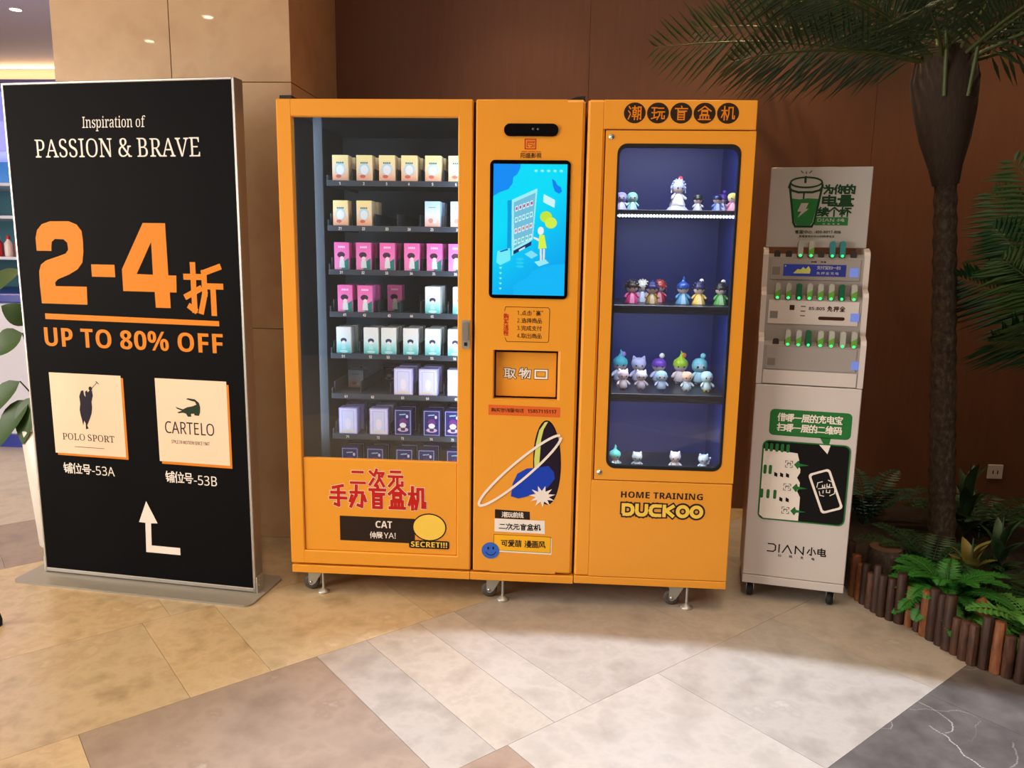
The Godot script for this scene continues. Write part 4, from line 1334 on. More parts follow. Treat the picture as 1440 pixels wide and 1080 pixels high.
	area("shelf_led_light", Vector3(1.437, 1.522, -0.085), Vector3(0, -1, -0.35), Vector2(0.5, 0.01), Color(0.84, 0.9, 1.0), 0.19)
	for y in [1.178, 0.835]:
		pw(v, "led_strip", bx(1.18, y - 0.004, -0.098, 1.7, y - 0.001, -0.09), M.led_white)
		area("shelf_led_light", Vector3(1.437, y - 0.006, -0.094), Vector3(0, -1, -0.35), Vector2(0.5, 0.01), Color(0.84, 0.9, 1.0), 0.19)
	pw(v, "led_strip", bx(1.18, 1.845, -0.05, 1.7, 1.849, -0.04), M.led_white)
	area("shelf_led_light", Vector3(1.437, 1.842, -0.048), Vector3(0, -1, -0.4), Vector2(0.5, 0.01), Color(0.84, 0.9, 1.0), 0.28)
	caster(v, 1.535, -0.06)
	caster(v, 1.2, -0.5)
	caster(v, 1.6, -0.5)

# ------------------------------------------------------------------ toy figures
var toy := {}
func toy_mat(c: Color) -> StandardMaterial3D:
	var k := "toy_" + c.to_html(false)
	if not M.has(k):
		mk(k, c, 0.35)
	return M[k]

func tinted(key: String, c: Color) -> Mesh:
	var k := key + c.to_html(false)
	if not toy.has(k):
		var m: Mesh = toy[key].duplicate()
		m.surface_set_material(0, toy_mat(c))
		toy[k] = m
	return toy[k]

# unit figure one metre high; scaled down for each toy
func make_toy_shapes() -> void:
	var none := toy_mat(Color.WHITE)
	var st := S()
	lathe(st, [[0.0, 0.1], [0.2, 0.1], [0.23, 0.14], [0.2, 0.3], [0.15, 0.44], [0.07, 0.52], [0.0, 0.53]], Transform3D.IDENTITY, 14)
	toy["coat"] = mesh_of(st, none)
	st = S()
	lathe(st, [[0.0, 0.0], [0.3, 0.0], [0.31, 0.04], [0.23, 0.24], [0.14, 0.42], [0.07, 0.52], [0.0, 0.53]], Transform3D.IDENTITY, 14)
	toy["robe"] = mesh_of(st, none)
	st = S()
	for i in 4:
		var w0: float = [0.11, 0.085, 0.06, 0.04][i]
		var q: Array = [[0.325, 0.02], [0.25, 0.24], [0.165, 0.42], [0.1, 0.5]][i]
		if i < 3:
			var w1: float = [0.085, 0.06, 0.04][i]
			var r: Array = [[0.25, 0.24], [0.165, 0.42], [0.1, 0.5]][i]
			quad(st, Vector3(-w0, q[1], q[0] - 0.01), Vector3(w0, q[1], q[0] - 0.01), Vector3(w1, r[1], r[0] - 0.005), Vector3(-w1, r[1], r[0] - 0.005), Vector3.BACK)
	toy["panel"] = mesh_of(st, none)
	st = S()
	for s in [-1.0, 1.0]:
		ball(st, Vector3(s * 0.09, 0.06, 0.02), Vector3(0.08, 0.065, 0.1), 10, 6)
		tube(st, [Vector3(s * 0.09, 0.06, 0), Vector3(s * 0.08, 0.2, 0)], [0.06, 0.06], 8)
	toy["legs"] = mesh_of(st, none)
	st = S()
	ball(st, Vector3(0, 0.68, 0), Vector3(0.25, 0.22, 0.23), 16, 10)
	toy["head"] = mesh_of(st, none)
	for s in [-1.0, 1.0]:
		st = S()
		tube(st, [Vector3(s * 0.1, 0.45, 0), Vector3(s * 0.22, 0.36, 0.04), Vector3(s * 0.28, 0.3, 0.1)], [0.06, 0.065, 0.05], 8)
		ball(st, Vector3(s * 0.285, 0.29, 0.11), Vector3(0.055, 0.055, 0.055), 8, 6)
		toy["arm%d" % int(s)] = mesh_of(st, none)
	st = S()
	tube(st, [Vector3(0.1, 0.45, 0), Vector3(0.26, 0.5, 0.0), Vector3(0.32, 0.72, 0.0)], [0.06, 0.065, 0.05], 8)
	ball(st, Vector3(0.33, 0.76, 0), Vector3(0.06, 0.06, 0.06), 8, 6)
	toy["arm2"] = mesh_of(st, none)
	st = S()
	lathe(st, [[0.262, 0.66], [0.27, 0.74], [0.24, 0.85], [0.15, 0.93], [0.0, 0.96]], Transform3D(Basis.IDENTITY, Vector3(0, 0.0, -0.02)), 16)
	toy["cap"] = mesh_of(st, none)
	st = S()
	lathe(st, [[0.16, 0.46], [0.27, 0.56], [0.29, 0.7], [0.25, 0.85], [0.15, 0.94], [0.0, 0.97]], Transform3D(Basis.IDENTITY, Vector3(0, 0, -0.06)), 16)
	toy["hood"] = mesh_of(st, none)
	st = S()
	lathe(st, [[0.262, 0.66], [0.27, 0.74], [0.24, 0.85], [0.15, 0.92], [0.0, 0.94]], Transform3D(Basis.IDENTITY, Vector3(0, 0, -0.02)), 16)
	for s in [-1.0, 1.0]:
		lathe(st, [[0.09, 0.0], [0.07, 0.1], [0.0, 0.19]], Transform3D(Basis(Vector3.BACK, -s * 0.35), Vector3(s * 0.14, 0.84, 0)), 8)
	toy["ears"] = mesh_of(st, none)
	st = S()
	lathe(st, [[0.262, 0.68], [0.27, 0.76], [0.25, 0.82], [0.2, 0.86], [0.21, 0.95], [0.13, 1.0], [0.0, 1.01]], Transform3D(Basis.IDENTITY, Vector3(0, 0, -0.02)), 16)
	for i in 7:
		var a := PI * (i + 0.5) / 7
		ball(st, Vector3(cos(a) * 0.27, 0.78 + sin(a) * 0.24, 0.06), Vector3(0.045, 0.045, 0.045), 6, 5)
	for s in [-1.0, 1.0]:
		ball(st, Vector3(s * 0.29, 0.7, 0.02), Vector3(0.05, 0.07, 0.05), 6, 5)
		tube(st, [Vector3(s * 0.29, 0.66, 0.02), Vector3(s * 0.3, 0.5, 0.05)], [0.02, 0.025], 5)
	toy["crown"] = mesh_of(st, none)
	st = S()
	lathe(st, [[0.262, 0.66], [0.28, 0.74], [0.25, 0.85], [0.16, 0.93], [0.08, 0.98], [0.05, 1.05]], Transform3D(Basis.IDENTITY, Vector3(0, 0, -0.02)), 16)
	tube(st, [Vector3(0, 1.0, -0.02), Vector3(0.03, 1.12, -0.02), Vector3(0.0, 1.22, -0.02)], [0.06, 0.05, 0.01], 8)
	toy["sprout"] = mesh_of(st, none)
	st = S()
	for s in [-1.0, 1.0]:
		ball(st, Vector3(s * 0.1, 0.67, 0.205), Vector3(0.035, 0.045, 0.03), 8, 5)
	toy["eyes"] = mesh_of(st, none)
	st = S()
	ball(st, Vector3(0.1, 1.05, -0.03), Vector3(0.1, 0.1, 0.06), 8, 6)
	toy["topknot"] = mesh_of(st, none)

func figurine(x: float, y: float, z: float, h: float, body: String, hat: String, cols: Array, label: String, turn := 0.0, extra := "") -> Node3D:
	var o := thing("toy_figurine", label, "figurine", Vector3(x, y, z), turn, "toy figures on the cabinet shelves")
	var t := Transform3D(Basis.from_scale(Vector3.ONE * h), Vector3.ZERO)
	if body == "coat":
		place(o, "legs", tinted("legs", cols[3] if cols.size() > 3 else cols[0]), t)
	place(o, "body", tinted(body, cols[0]), t)
	if body == "robe":
		place(o, "robe_front", tinted("panel", cols[0].lightened(0.45)), t)
	var hd := place(o, "head", tinted("head", cols[1]), t)
	place(hd, "eyes", tinted("eyes", Color(0.12, 0.1, 0.14)))
	place(o, "hat" if hat != "ears" else "eared_hood", tinted(hat, cols[2]), t)
	place(o, "arm", tinted("arm-1", cols[0]), t)
	place(o, "arm", tinted("arm2" if extra == "wave" else "arm1", cols[0]), t)
	if extra.begins_with("knot"):
		place(o, "topknot", tinted("topknot", Color.html(extra.substr(4))), t)
	return o

func build_figurines() -> void:
	make_toy_shapes()
	var skin := Color(0.93, 0.86, 0.84)
	var white := Color(0.9, 0.9, 0.93)
	# top shelf
	var y := 1.553
	figurine(1.285, y, -0.2, 0.075, "robe", "hood", [Color(0.78, 0.76, 0.9), skin, Color(0.66, 0.62, 0.88)], "lilac hooded toy figure at the end of the top shelf")
	figurine(1.327, y, -0.2, 0.075, "robe", "hood", [Color(0.66, 0.9, 0.88), skin, Color(0.6, 0.88, 0.78)], "mint green hooded toy figure on the top shelf")
	var ped := thing("figure_pedestal", "round stepped white pedestal under the tall figure on the top shelf", "pedestal", Vector3(1.5, y, -0.2))
	var st := S()
	lathe(st, [[0.0, 0.0], [0.046, 0.0], [0.046, 0.006], [0.04, 0.008], [0.034, 0.016], [0.03, 0.018], [0.0, 0.018]], Transform3D.IDENTITY, 20)
	part(ped, "base", st, toy_mat(Color(0.82, 0.8, 0.92)))
	st = S()
	lathe(st, [[0.03, 0.018], [0.03, 0.022], [0.0, 0.022]], Transform3D.IDENTITY, 20)
	part(ped, "top_plate", st, toy_mat(white))
	figurine(1.5, y + 0.022, -0.2, 0.098, "robe", "crown", [Color(0.93, 0.9, 0.92), skin, Color(0.72, 0.76, 0.9)], "tall white figure with a plumed crown on a pedestal", 0.3, "knotd8303c")
	figurine(1.578, y, -0.2, 0.066, "robe", "crown", [Color(0.8, 0.8, 0.84), skin, Color(0.12, 0.12, 0.16)], "small grey figure with a black beaded hat on the top shelf")
	figurine(1.652, y, -0.2, 0.07, "robe", "cap", [Color(0.42, 0.52, 0.78), skin, Color(0.1, 0.13, 0.34)], "blue figure with a navy cap on the top shelf")
	figurine(1.684, y, -0.27, 0.078, "robe", "cap", [Color(0.74, 0.7, 0.86), skin, Color(0.36, 0.22, 0.6)], "grey figure with purple hair and a topknot on the top shelf", 0.0, "knot6a3ab0")
	figurine(1.702, y, -0.16, 0.074, "robe", "cap", [Color(0.92, 0.6, 0.7), skin, Color(0.92, 0.86, 0.45)], "pink figure with a yellow hat on the top shelf")
	# second shelf: robed opera figures
	y = 1.198
	figurine(1.338, y, -0.18, 0.09, "robe", "crown", [Color(0.86, 0.24, 0.55), skin, Color(0.16, 0.1, 0.12)], "magenta robed figure with a black beaded headdress")
	figurine(1.388, y, -0.28, 0.088, "robe", "crown", [Color(0.72, 0.75, 0.84), skin, Color(0.9, 0.88, 0.8)], "pale grey robed figure with a white beaded headdress")
	figurine(1.415, y, -0.17, 0.086, "robe", "crown", [Color(0.72, 0.6, 0.36), skin, Color(0.12, 0.16, 0.42)], "gold robed figure with a navy headdress")
	figurine(1.457, y, -0.28, 0.088, "robe", "crown", [Color(0.7, 0.16, 0.24), skin, Color(0.72, 0.22, 0.2)], "red robed figure with a red beaded crown")
	figurine(1.536, y, -0.18, 0.09, "robe", "sprout", [Color(0.36, 0.66, 0.86), skin, Color(0.12, 0.3, 0.66)], "light blue robed figure with a dark blue hat")
	figurine(1.598, y, -0.18, 0.088, "robe", "crown", [Color(0.93, 0.82, 0.42), skin, Color(0.14, 0.16, 0.36)], "yellow robed figure with a navy headdress and white tuft", 0.0, "knotf0f0f0")
	figurine(1.682, y, -0.18, 0.086, "robe", "crown", [Color(0.36, 0.7, 0.36), Color(0.9, 0.85, 0.85), Color(0.1, 0.12, 0.16)], "green robed figure with a black and white headdress", 0.0, "knote8e8f0")
	# third shelf: five pairs
	y = 0.855
	figurine(1.315, y, -0.16, 0.085, "coat", "ears", [Color(0.9, 0.86, 0.92), skin, Color(0.93, 0.86, 0.9), Color(0.92, 0.5, 0.66)], "white eared figure with pink feet", 0.2)
	figurine(1.387, y, -0.16, 0.083, "coat", "ears", [Color(0.86, 0.84, 0.93), skin, Color(0.93, 0.92, 0.96), Color(0.9, 0.66, 0.84)], "white eared figure with pale pink legs")
	figurine(1.467, y, -0.16, 0.083, "coat", "hood", [Color(0.72, 0.82, 0.95), skin, Color(0.66, 0.84, 0.93), Color(0.25, 0.5, 0.88)], "pale blue hooded figure with blue feet")
	figurine(1.567, y, -0.16, 0.083, "coat", "cap", [Color(0.8, 0.9, 0.96), skin, Color(0.93, 0.78, 0.66), Color(0.86, 0.86, 0.92)], "white figure with peach hair and pale skirt", 0.15)
	figurine(1.645, y, -0.16, 0.085, "coat", "hood", [Color(0.78, 0.9, 0.92), skin, Color(0.72, 0.9, 0.93), Color(0.93, 0.86, 0.36)], "pale aqua hooded figure with yellow feet", 0.15)
	figurine(1.315, y, -0.33, 0.115, "coat", "sprout", [Color(0.82, 0.84, 0.92), skin, Color(0.3, 0.72, 0.76), Color(0.8, 0.8, 0.9)], "taller figure with a teal hat and lilac tip", 0.0, "knota884d8")
	figurine(1.392, y, -0.33, 0.115, "coat", "ears", [Color(0.78, 0.77, 0.88), skin, Color(0.76, 0.75, 0.88), Color(0.8, 0.8, 0.9)], "taller pale lilac figure with an eared hood")
	figurine(1.476, y, -0.33, 0.112, "coat", "cap", [Color(0.8, 0.82, 0.93), skin, Color(0.45, 0.25, 0.72), Color(0.8, 0.8, 0.9)], "taller figure with a purple cap and white moon", 0.0, "knotf2eee0")
	figurine(1.565, y, -0.33, 0.115, "coat", "sprout", [Color(0.93, 0.86, 0.84), skin, Color(0.7, 0.84, 0.2), Color(0.8, 0.8, 0.9)], "taller figure with a lime green hat and orange tip", 0.0, "knotf08030")
	figurine(1.645, y, -0.33, 0.115, "coat", "hood", [Color(0.72, 0.88, 0.92), skin, Color(0.55, 0.86, 0.88), Color(0.8, 0.8, 0.9)], "taller pale aqua figure with a curly hood", 0.0, "knot8cdce0")
	# floor of the cabinet
	y = 0.525
	figurine(1.297, y, -0.16, 0.085, "robe", "sprout", [Color(0.82, 0.93, 0.93), skin, Color(0.42, 0.86, 0.8)], "mint green figure turned sideways on the lowest shelf", 0.9)
	figurine(1.385, y, -0.16, 0.078, "coat", "ears", [Color(0.8, 0.86, 0.9), Color(0.72, 0.86, 0.88), Color(0.82, 0.88, 0.9), Color(0.84, 0.86, 0.92)], "grey-white cat-eared figure on the lowest shelf")
	figurine(1.537, y, -0.16, 0.085, "coat", "ears", [white, skin, white, Color(0.9, 0.6, 0.76)], "white cat-eared figure with pink feet on the lowest shelf")
	figurine(1.65, y, -0.16, 0.078, "coat", "ears", [Color(0.78, 0.88, 0.95), Color(0.84, 0.9, 0.95), Color(0.8, 0.88, 0.95), Color(0.84, 0.86, 0.92)], "pale blue cat-eared figure raising one arm on the lowest shelf", 0.0, "wave")

# ------------------------------------------------------------------ banner stand
func build_banner() -> void:
	var v := thing("banner_stand", "tall black double-sided banner stand with orange 2-4 discount lettering", "banner", Vector3(-1.108, 0, -0.088), deg_to_rad(-6.91))
	var w := 0.966
	var h := 2.0
	var t := -0.06
	# frame of extruded bars, printed sheet recessed in it
	var st := S()
	box(st, Vector3(-0.007, 0.01, t), Vector3(0.003, h, 0.0), 0.002)
	box(st, Vector3(w - 0.005, 0.01, t), Vector3(w + 0.007, h, 0.0), 0.002)
	box(st, Vector3(-0.004, h - 0.009, t), Vector3(w + 0.004, h, 0.0), 0.002)
	box(st, Vector3(-0.004, 0.012, t), Vector3(w + 0.004, 0.028, 0.0), 0.002)
	part(v, "frame", st, M.alu)
	part(v, "printed_sheet", bx(0.0, 0.022, t + 0.004, w - 0.002, h - 0.005, -0.003), M.banner_black)
	# base plate with rounded corners, and corner brackets
	st = S()
	var plate := rounded(-0.075, -0.14, w + 0.04, 0.15, 0.035, 6)
	var tmp := S()
	ext(tmp, plate, -0.0, 0.008)
	var arr := tmp.commit_to_arrays()
	for p: Vector3 in arr[Mesh.ARRAY_VERTEX]:
		st.add_vertex(Vector3(p.x, p.z, p.y - 0.04))
	# the turn from z-up to y-up flips the winding
	var flipped := S()
	arr = st.commit_to_arrays()
	var vs: PackedVector3Array = arr[Mesh.ARRAY_VERTEX]
	for k in range(0, vs.size(), 3):
		flipped.add_vertex(vs[k])
		flipped.add_vertex(vs[k + 2])
		flipped.add_vertex(vs[k + 1])
	part(v, "base_plate", flipped, M.base_grey)
	for x in [-0.012, w + 0.007]:
		st = S()
		box(st, Vector3(x, 0.008, t + 0.005), Vector3(x + 0.005, 0.075, -0.003))
		for y in [0.035, 0.06]:
			ball(st, Vector3(x + 0.0055, y, -0.02), Vector3(0.002, 0.005, 0.005), 8, 5)
		part(v, "bracket", st, M.zinc)
	var z := -0.0024
	st = S()
	latin(st, "Inspiration of", "serif", 0.333, 1.817, 0.601, 1.872, z, 0.06)
	latin(st, "PASSION & BRAVE", "serif", 0.12, 1.722, 0.822, 1.791, z)
	pw_local(v, "lettering", st, M.p_white)
	st = S()
	flat(st, nums("0.087 1.365 0.087 1.415 0.097 1.446 0.121 1.469 0.158 1.480 0.242 1.481 0.276 1.469 0.296 1.444 0.299 1.406 0.297 1.364 0.289 1.322 0.265 1.295 0.227 1.275 0.172 1.254 0.159 1.242 0.159 1.227 0.300 1.228 0.297 1.157 0.090 1.157 0.088 1.229 0.090 1.284 0.101 1.311 0.125 1.327 0.190 1.347 0.217 1.356 0.230 1.371 0.228 1.398 0.213 1.411 0.174 1.412 0.159 1.401 0.155 1.381 0.154 1.365"), z)
	part(v, "numeral", st, M.p_orange)
	st = S()
	flat(st, nums("0.327 1.268 0.43 1.268 0.43 1.316 0.327 1.316"), z)
	part(v, "dash", st, M.p_orange)
	st = S()
	flat(st, nums("0.565 1.477 0.660 1.477 0.661 1.280 0.695 1.280 0.692 1.215 0.663 1.215 0.663 1.154 0.599 1.154 0.598 1.215 0.461 1.215 0.462 1.300 0.525 1.2825 0.595 1.281 0.596 1.406 0.52502 1.2826 0.46202 1.3001"), z)
	part(v, "numeral", st, M.p_orange)
	st = S()
	han(st, "折", 0.732, 1.14, 0.88, 1.322, 0.023, z)
	part(v, "lettering", st, M.p_orange)
	st = S()
	flat(st, nums("0.1 1.094 0.866 1.09 0.866 1.11 0.1 1.117"), z)
	part(v, "rule", st, M.p_orange)
	st = S()
	latin(st, "UP TO 80% OFF", "bold", 0.088, 0.985, 0.878, 1.062, z)
	part(v, "tagline", st, M.p_orange)
	# two white logo cards with an orange drop edge
	st = S()
	rect(st, 0.104, 0.531, 0.432, 0.868, z)
	pw_local(v, "card_edge_print", st, M.p_orange)
	st = S()
	rect(st, 0.583, 0.525, 0.893, 0.862, z)
	pw_local(v, "card_edge_print", st, M.p_orange)
	st = S()
	rect(st, 0.094, 0.54, 0.422, 0.877, z + 0.0005)
	var card := pw_local(v, "logo_card", st, M.p_cream)
	st = S()
	rect(st, 0.574, 0.536, 0.884, 0.875, z + 0.0005)
	var card2 := pw_local(v, "logo_card", st, M.p_cream)
	z += 0.001
	st = S()
	flat(st, nums("0.227 0.784 0.237 0.807 0.248 0.810 0.250 0.791 0.256 0.783 0.256 0.804 0.264 0.811 0.269 0.800 0.277 0.811 0.288 0.809 0.290 0.789 0.282 0.764 0.283 0.740 0.278 0.715 0.269 0.694 0.253 0.664 0.259 0.652 0.246 0.647 0.247 0.672 0.241 0.684 0.235 0.663 0.231 0.688 0.227 0.704 0.224 0.729 0.229 0.753"), z)
	flat(st, oval(0.281, 0.818, 0.008, 0.009), z)
	stroke(st, nums("0.262 0.795 0.314 0.845"), 0.0022, z)
	stroke(st, nums("0.309 0.849 0.32 0.839"), 0.003, z)
	pw_local(card, "rider_emblem", st, M.p_rider)
	st = S()
	flat(st, nums("0.659 0.764 0.674 0.759 0.691 0.755 0.709 0.764 0.735 0.770 0.751 0.777 0.745 0.788 0.728 0.791 0.707 0.797 0.715 0.801 0.745 0.798 0.762 0.785 0.767 0.766 0.765 0.746 0.759 0.732 0.741 0.733 0.738 0.740 0.725 0.738 0.726 0.727 0.711 0.726 0.703 0.738 0.690 0.741 0.673 0.738 0.664 0.741 0.686 0.749 0.665 0.756"), z)
	pw_local(card2, "crocodile_emblem", st, M.p_croc)
	st = S()
	latin(st, "POLO SPORT", "serif", 0.134, 0.599, 0.374, 0.627, z)
	stroke(st, nums("0.188 0.571 0.323 0.571"), 0.002, z)
	pw_local(card, "lettering", st, M.p_rider)
	st = S()
	latin(st, "CARTELO", "sans", 0.607, 0.654, 0.822, 0.703, z)
	latin(st, "STYLE IN MOTION SINCE 1947", "sans", 0.632, 0.613, 0.798, 0.627, z)
	pw_local(card2, "lettering", st, M.p_rider)
	z = -0.0024
	st = S()
	han(st, "铺位号", 0.126, 0.456, 0.254, 0.498, 0.0045, z, 0.06)
	latin(st, "-53A", "sans", 0.258, 0.456, 0.363, 0.494, z)
	pw_local(v, "shop_number", st, M.p_white)
	st = S()
	han(st, "铺位号", 0.596, 0.45, 0.717, 0.494, 0.0045, z, 0.06)
	latin(st, "-53B", "sans", 0.721, 0.447, 0.822, 0.487, z)
	pw_local(v, "shop_number", st, M.p_white)
	st = S()
	flat(st, nums("0.499 0.361 0.46 0.268 0.489 0.267 0.484 0.14 0.641 0.14 0.641 0.171 0.511 0.171 0.515 0.267 0.545 0.269"), z)
	pw_local(v, "arrow", st, M.p_white)

func pw_local(parent: Node3D, called: String, st: SurfaceTool, m: Material, label := "") -> MeshInstance3D:
	return part(parent, called, st, m, label)

# ------------------------------------------------------------------ power bank charging station
# outline in (z, y) extruded along x
func extx(st: SurfaceTool, pts: PackedVector2Array, x0: float, x1: float) -> void:
	var ix := Geometry2D.triangulate_polygon(pts)
	var P := func(p: Vector2, x: float) -> Vector3: return Vector3(x, p.y, p.x)
	for k in range(0, ix.size(), 3):
		for x in [x0, x1]:
			tri(st, P.call(pts[ix[k]], x), P.call(pts[ix[k + 1]], x), P.call(pts[ix[k + 2]], x), Vector3(1 if x == x1 else -1, 0, 0))
	var sgn := -1.0 if Geometry2D.is_polygon_clockwise(pts) else 1.0
	for i in pts.size():
		var a := pts[i]
		var b := pts[(i + 1) % pts.size()]
		var d := b - a
		quad(st, P.call(a, x0), P.call(b, x0), P.call(b, x1), P.call(a, x1), Vector3(0, -d.x, d.y) * sgn)

func build_charger() -> void:
	var at := Vector3(1.832, 0, -0.147)
	var turn := deg_to_rad(-11.06)
	var v := thing("charging_station", "white power bank rental station with a cup sign on top", "charging station", at, turn)
	var W := 0.388
	part(v, "cabinet", bx(0, 0.1065, -0.32, W, 0.895, 0.0, 0.003), M.charger_white)
	part(v, "plinth", bx(0, 0.07, -0.32, W, 0.1045, 0.0, 0.002), M.charger_white)
	var prof := nums("0.0 0.898 0.0 1.062 -0.008 1.078 -0.04 1.095 -0.044 1.24 -0.052 1.254 -0.084 1.27 -0.086 1.395 -0.094 1.41 -0.13 1.424 -0.3 1.424 -0.3 0.898")
	for x in [0.0, W - 0.02]:
		var st := S()
		extx(st, prof, x, x + 0.02)
		part(v, "side_cheek", st, M.charger_white)
	var core := nums("-0.006 0.898 -0.006 1.05 -0.03 1.062 -0.05 1.062 -0.05 1.225 -0.074 1.24 -0.092 1.24 -0.092 1.385 -0.116 1.4 -0.28 1.4 -0.28 0.898")
	var s := S()
	extx(s, core, 0.0205, W - 0.0205)
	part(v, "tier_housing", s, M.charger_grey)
	# faces of the three tiers
	part(v, "tier_face", bx(0.024, 0.9, -0.006, W - 0.024, 0.953, -0.002, 0.001), M.charger_white)
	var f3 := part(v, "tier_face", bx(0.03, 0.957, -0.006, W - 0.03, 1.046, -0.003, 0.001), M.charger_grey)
	var f2 := part(v, "tier_face", bx(0.03, 1.13, -0.05, W - 0.03, 1.222, -0.047, 0.001), M.charger_white)
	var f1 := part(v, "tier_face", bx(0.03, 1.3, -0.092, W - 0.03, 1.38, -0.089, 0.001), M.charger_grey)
	# small code displays at the right end, buttons at the left; the codes themselves are left off
	for q in [[f1, 0.32, 1.314, 1.349, -0.089], [f2, 0.33, 1.147, 1.179, -0.047], [f3, 0.341, 0.968, 1.0, -0.003]]:
		s = S()
		box(s, Vector3(q[1], q[2], q[4]), Vector3(q[1] + 0.031, q[3], q[4] + 0.0012))
		part(q[0], "code_display", s, M.screen_blue)
		s = S()
		box(s, Vector3(0.037, q[2] + 0.004, q[4]), Vector3(0.066, q[3], q[4] + 0.001))
		part(q[0], "label_plate", s, M.p_grey)
	s = S()
	box(s, Vector3(0.078, 1.315, -0.089), Vector3(0.306, 1.36, -0.0878))
	var ad := part(f1, "display_strip", s, M.banner_blue, "dark blue lit advertising strip")
	s = S()
	var z := -0.0872
	han(s, "支付宝扫一扫", 0.2, 1.342, 0.285, 1.355, 0.0018, z, 0.05)
	han(s, "免押金充电", 0.2, 1.322, 0.28, 1.332, 0.0012, z, 0.3)
	flat(s, oval(0.085, 1.353, 0.003, 0.003), z)
	part(ad, "lettering", s, M.p_ltgrey)
	s = S()
	flat(s, nums("0.115 1.325 0.13 1.342 0.142 1.34 0.15 1.35 0.16 1.342 0.17 1.354 0.178 1.34 0.176 1.325"), z)
	part(ad, "picture", s, M.p_lime)
	s = S()
	z = -0.0464
	han(s, "免押金", 0.245, 1.184, 0.308, 1.203, 0.0028, z, 0.25)
	latin(s, "85:805", "bold", 0.178, 1.187, 0.236, 1.199, z)
	for k in 3:
		stroke(s, PackedVector2Array([Vector2(0.15, 1.2 - k * 0.018), Vector2(0.165, 1.2 - k * 0.018)]), 0.003, z)
	flat(s, rounded(0.215, 1.15, 0.31, 1.163, 0.006), z)
	flat(s, nums("0.108 1.185 0.126 1.185 0.126 1.204 0.108 1.204"), z)
	part(f2, "lettering", s, M.p_brown)
	s = S()
	z = -0.0882
	han(s, "扫码", 0.178, 1.367, 0.198, 1.373, 0.0012, z, 0.2)
	han(s, "充电", 0.212, 1.367, 0.232, 1.373, 0.0012, z, 0.2)
	part(f1, "lettering", s, M.p_brown)
	# slot wells along the three ledges
	for q in [[1.4, -0.1, [0.052, 0.095, 0.136, 0.175, 0.213, 0.252, 0.288, 0.33]], [1.238, -0.058, [0.06, 0.1, 0.139, 0.177, 0.216, 0.255, 0.293, 0.336]], [1.064, -0.016, [0.064, 0.107, 0.146, 0.182, 0.225, 0.264, 0.304, 0.344]]]:
		for u in q[2]:
			s = S()
			ext(s, rounded(u - 0.0115, q[0] - 0.016, u + 0.0115, q[0] + 0.012, 0.008, 4), q[1], q[1] + 0.004)
			part(v, "slot", s, M.slot_dark)
	# sign
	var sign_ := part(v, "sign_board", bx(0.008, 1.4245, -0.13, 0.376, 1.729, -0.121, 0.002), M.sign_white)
	z = -0.1204
	s = S()
	flat(s, nums("0.089 1.612 0.12 1.608 0.15 1.612 0.19 1.61 0.174 1.52 0.166 1.51 0.117 1.51 0.109 1.52"), z)
	rect(s, 0.182, 1.51, 0.302, 1.541, z)
	part(sign_, "cup_fill", s, M.p_green)
	s = S()
	stroke(s, nums("0.081 1.66 0.104 1.52 0.112 1.505 0.172 1.505 0.18 1.52 0.2 1.66"), 0.008, z + 0.0005)
	stroke(s, oval(0.1405, 1.672, 0.057, 0.019, 24), 0.006, z + 0.0005, true)
	stroke(s, nums("0.083 1.668 0.079 1.654 0.09 1.642 0.115 1.635 0.165 1.635 0.19 1.642 0.201 1.654 0.198 1.668"), 0.008, z + 0.0005)
	stroke(s, nums("0.137 1.674 0.137 1.692"), 0.008, z + 0.0008)
	stroke(s, nums("0.135 1.632 0.135 1.612"), 0.006, z + 0.0008)
	for a in [-0.012, 0.0, 0.012]:
		stroke(s, PackedVector2Array([Vector2(0.138 + a, 1.704 + absf(a) * 0.3), Vector2(0.138 + a * 1.6, 1.711 + absf(a) * 0.3)]), 0.003, z + 0.0005)
	han(s, "为你的", 0.206, 1.629, 0.318, 1.661, 0.0066, z + 0.0005, 0.02)
	han(s, "电量", 0.199, 1.583, 0.316, 1.622, 0.0078, z + 0.0005, 0.04)
	han(s, "续个杯", 0.19, 1.545, 0.309, 1.577, 0.006, z + 0.0005, 0.04)
	han(s, "客服中心", 0.113, 1.478, 0.176, 1.491, 0.0017, z + 0.0005, 0.06)
	latin(s, ":400-8017-806", "bold", 0.183, 1.479, 0.28, 1.49, z + 0.0005)
	han(s, "充电宝支付中心扫码借电宝", 0.128, 1.464, 0.258, 1.472, 0.0011, z + 0.0005, 0.12)
	part(sign_, "lettering", s, M.p_dkgreen)
	s = S()
	flat(s, nums("0.128 1.594 0.154 1.594 0.146 1.572 0.156 1.572 0.118 1.538 0.13 1.562 0.116 1.562"), z + 0.0005)
	latin(s, "DIAN", "sans", 0.192, 1.524, 0.252, 1.536, z + 0.0005)
	han(s, "小电", 0.262, 1.524, 0.288, 1.536, 0.0018, z + 0.0005, 0.1)
	han(s, "扫码充电", 0.212, 1.513, 0.272, 1.518, 0.0009, z + 0.0005, 1.2)
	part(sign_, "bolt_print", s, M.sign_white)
	# prints on the cabinet front
	z = 0.0006
	s = S()
	flat(s, rounded(0.062, 0.695, 0.362, 0.8, 0.018), z)
	flat(s, nums("0.25 0.7 0.292 0.7 0.283 0.645"), z)
	band(s, rounded(0.042, 0.347, 0.368, 0.674, 0.025), rounded(0.047, 0.352, 0.363, 0.669, 0.022), z + 0.0012, z + 0.0012)
	part(v, "speech_bubble_print", s, M.p_green)
	s = S()
	flat(s, rounded(0.044, 0.349, 0.366, 0.672, 0.024), z)
	var panel := part(v, "picture_print", s, M.p_black)
	s = S()
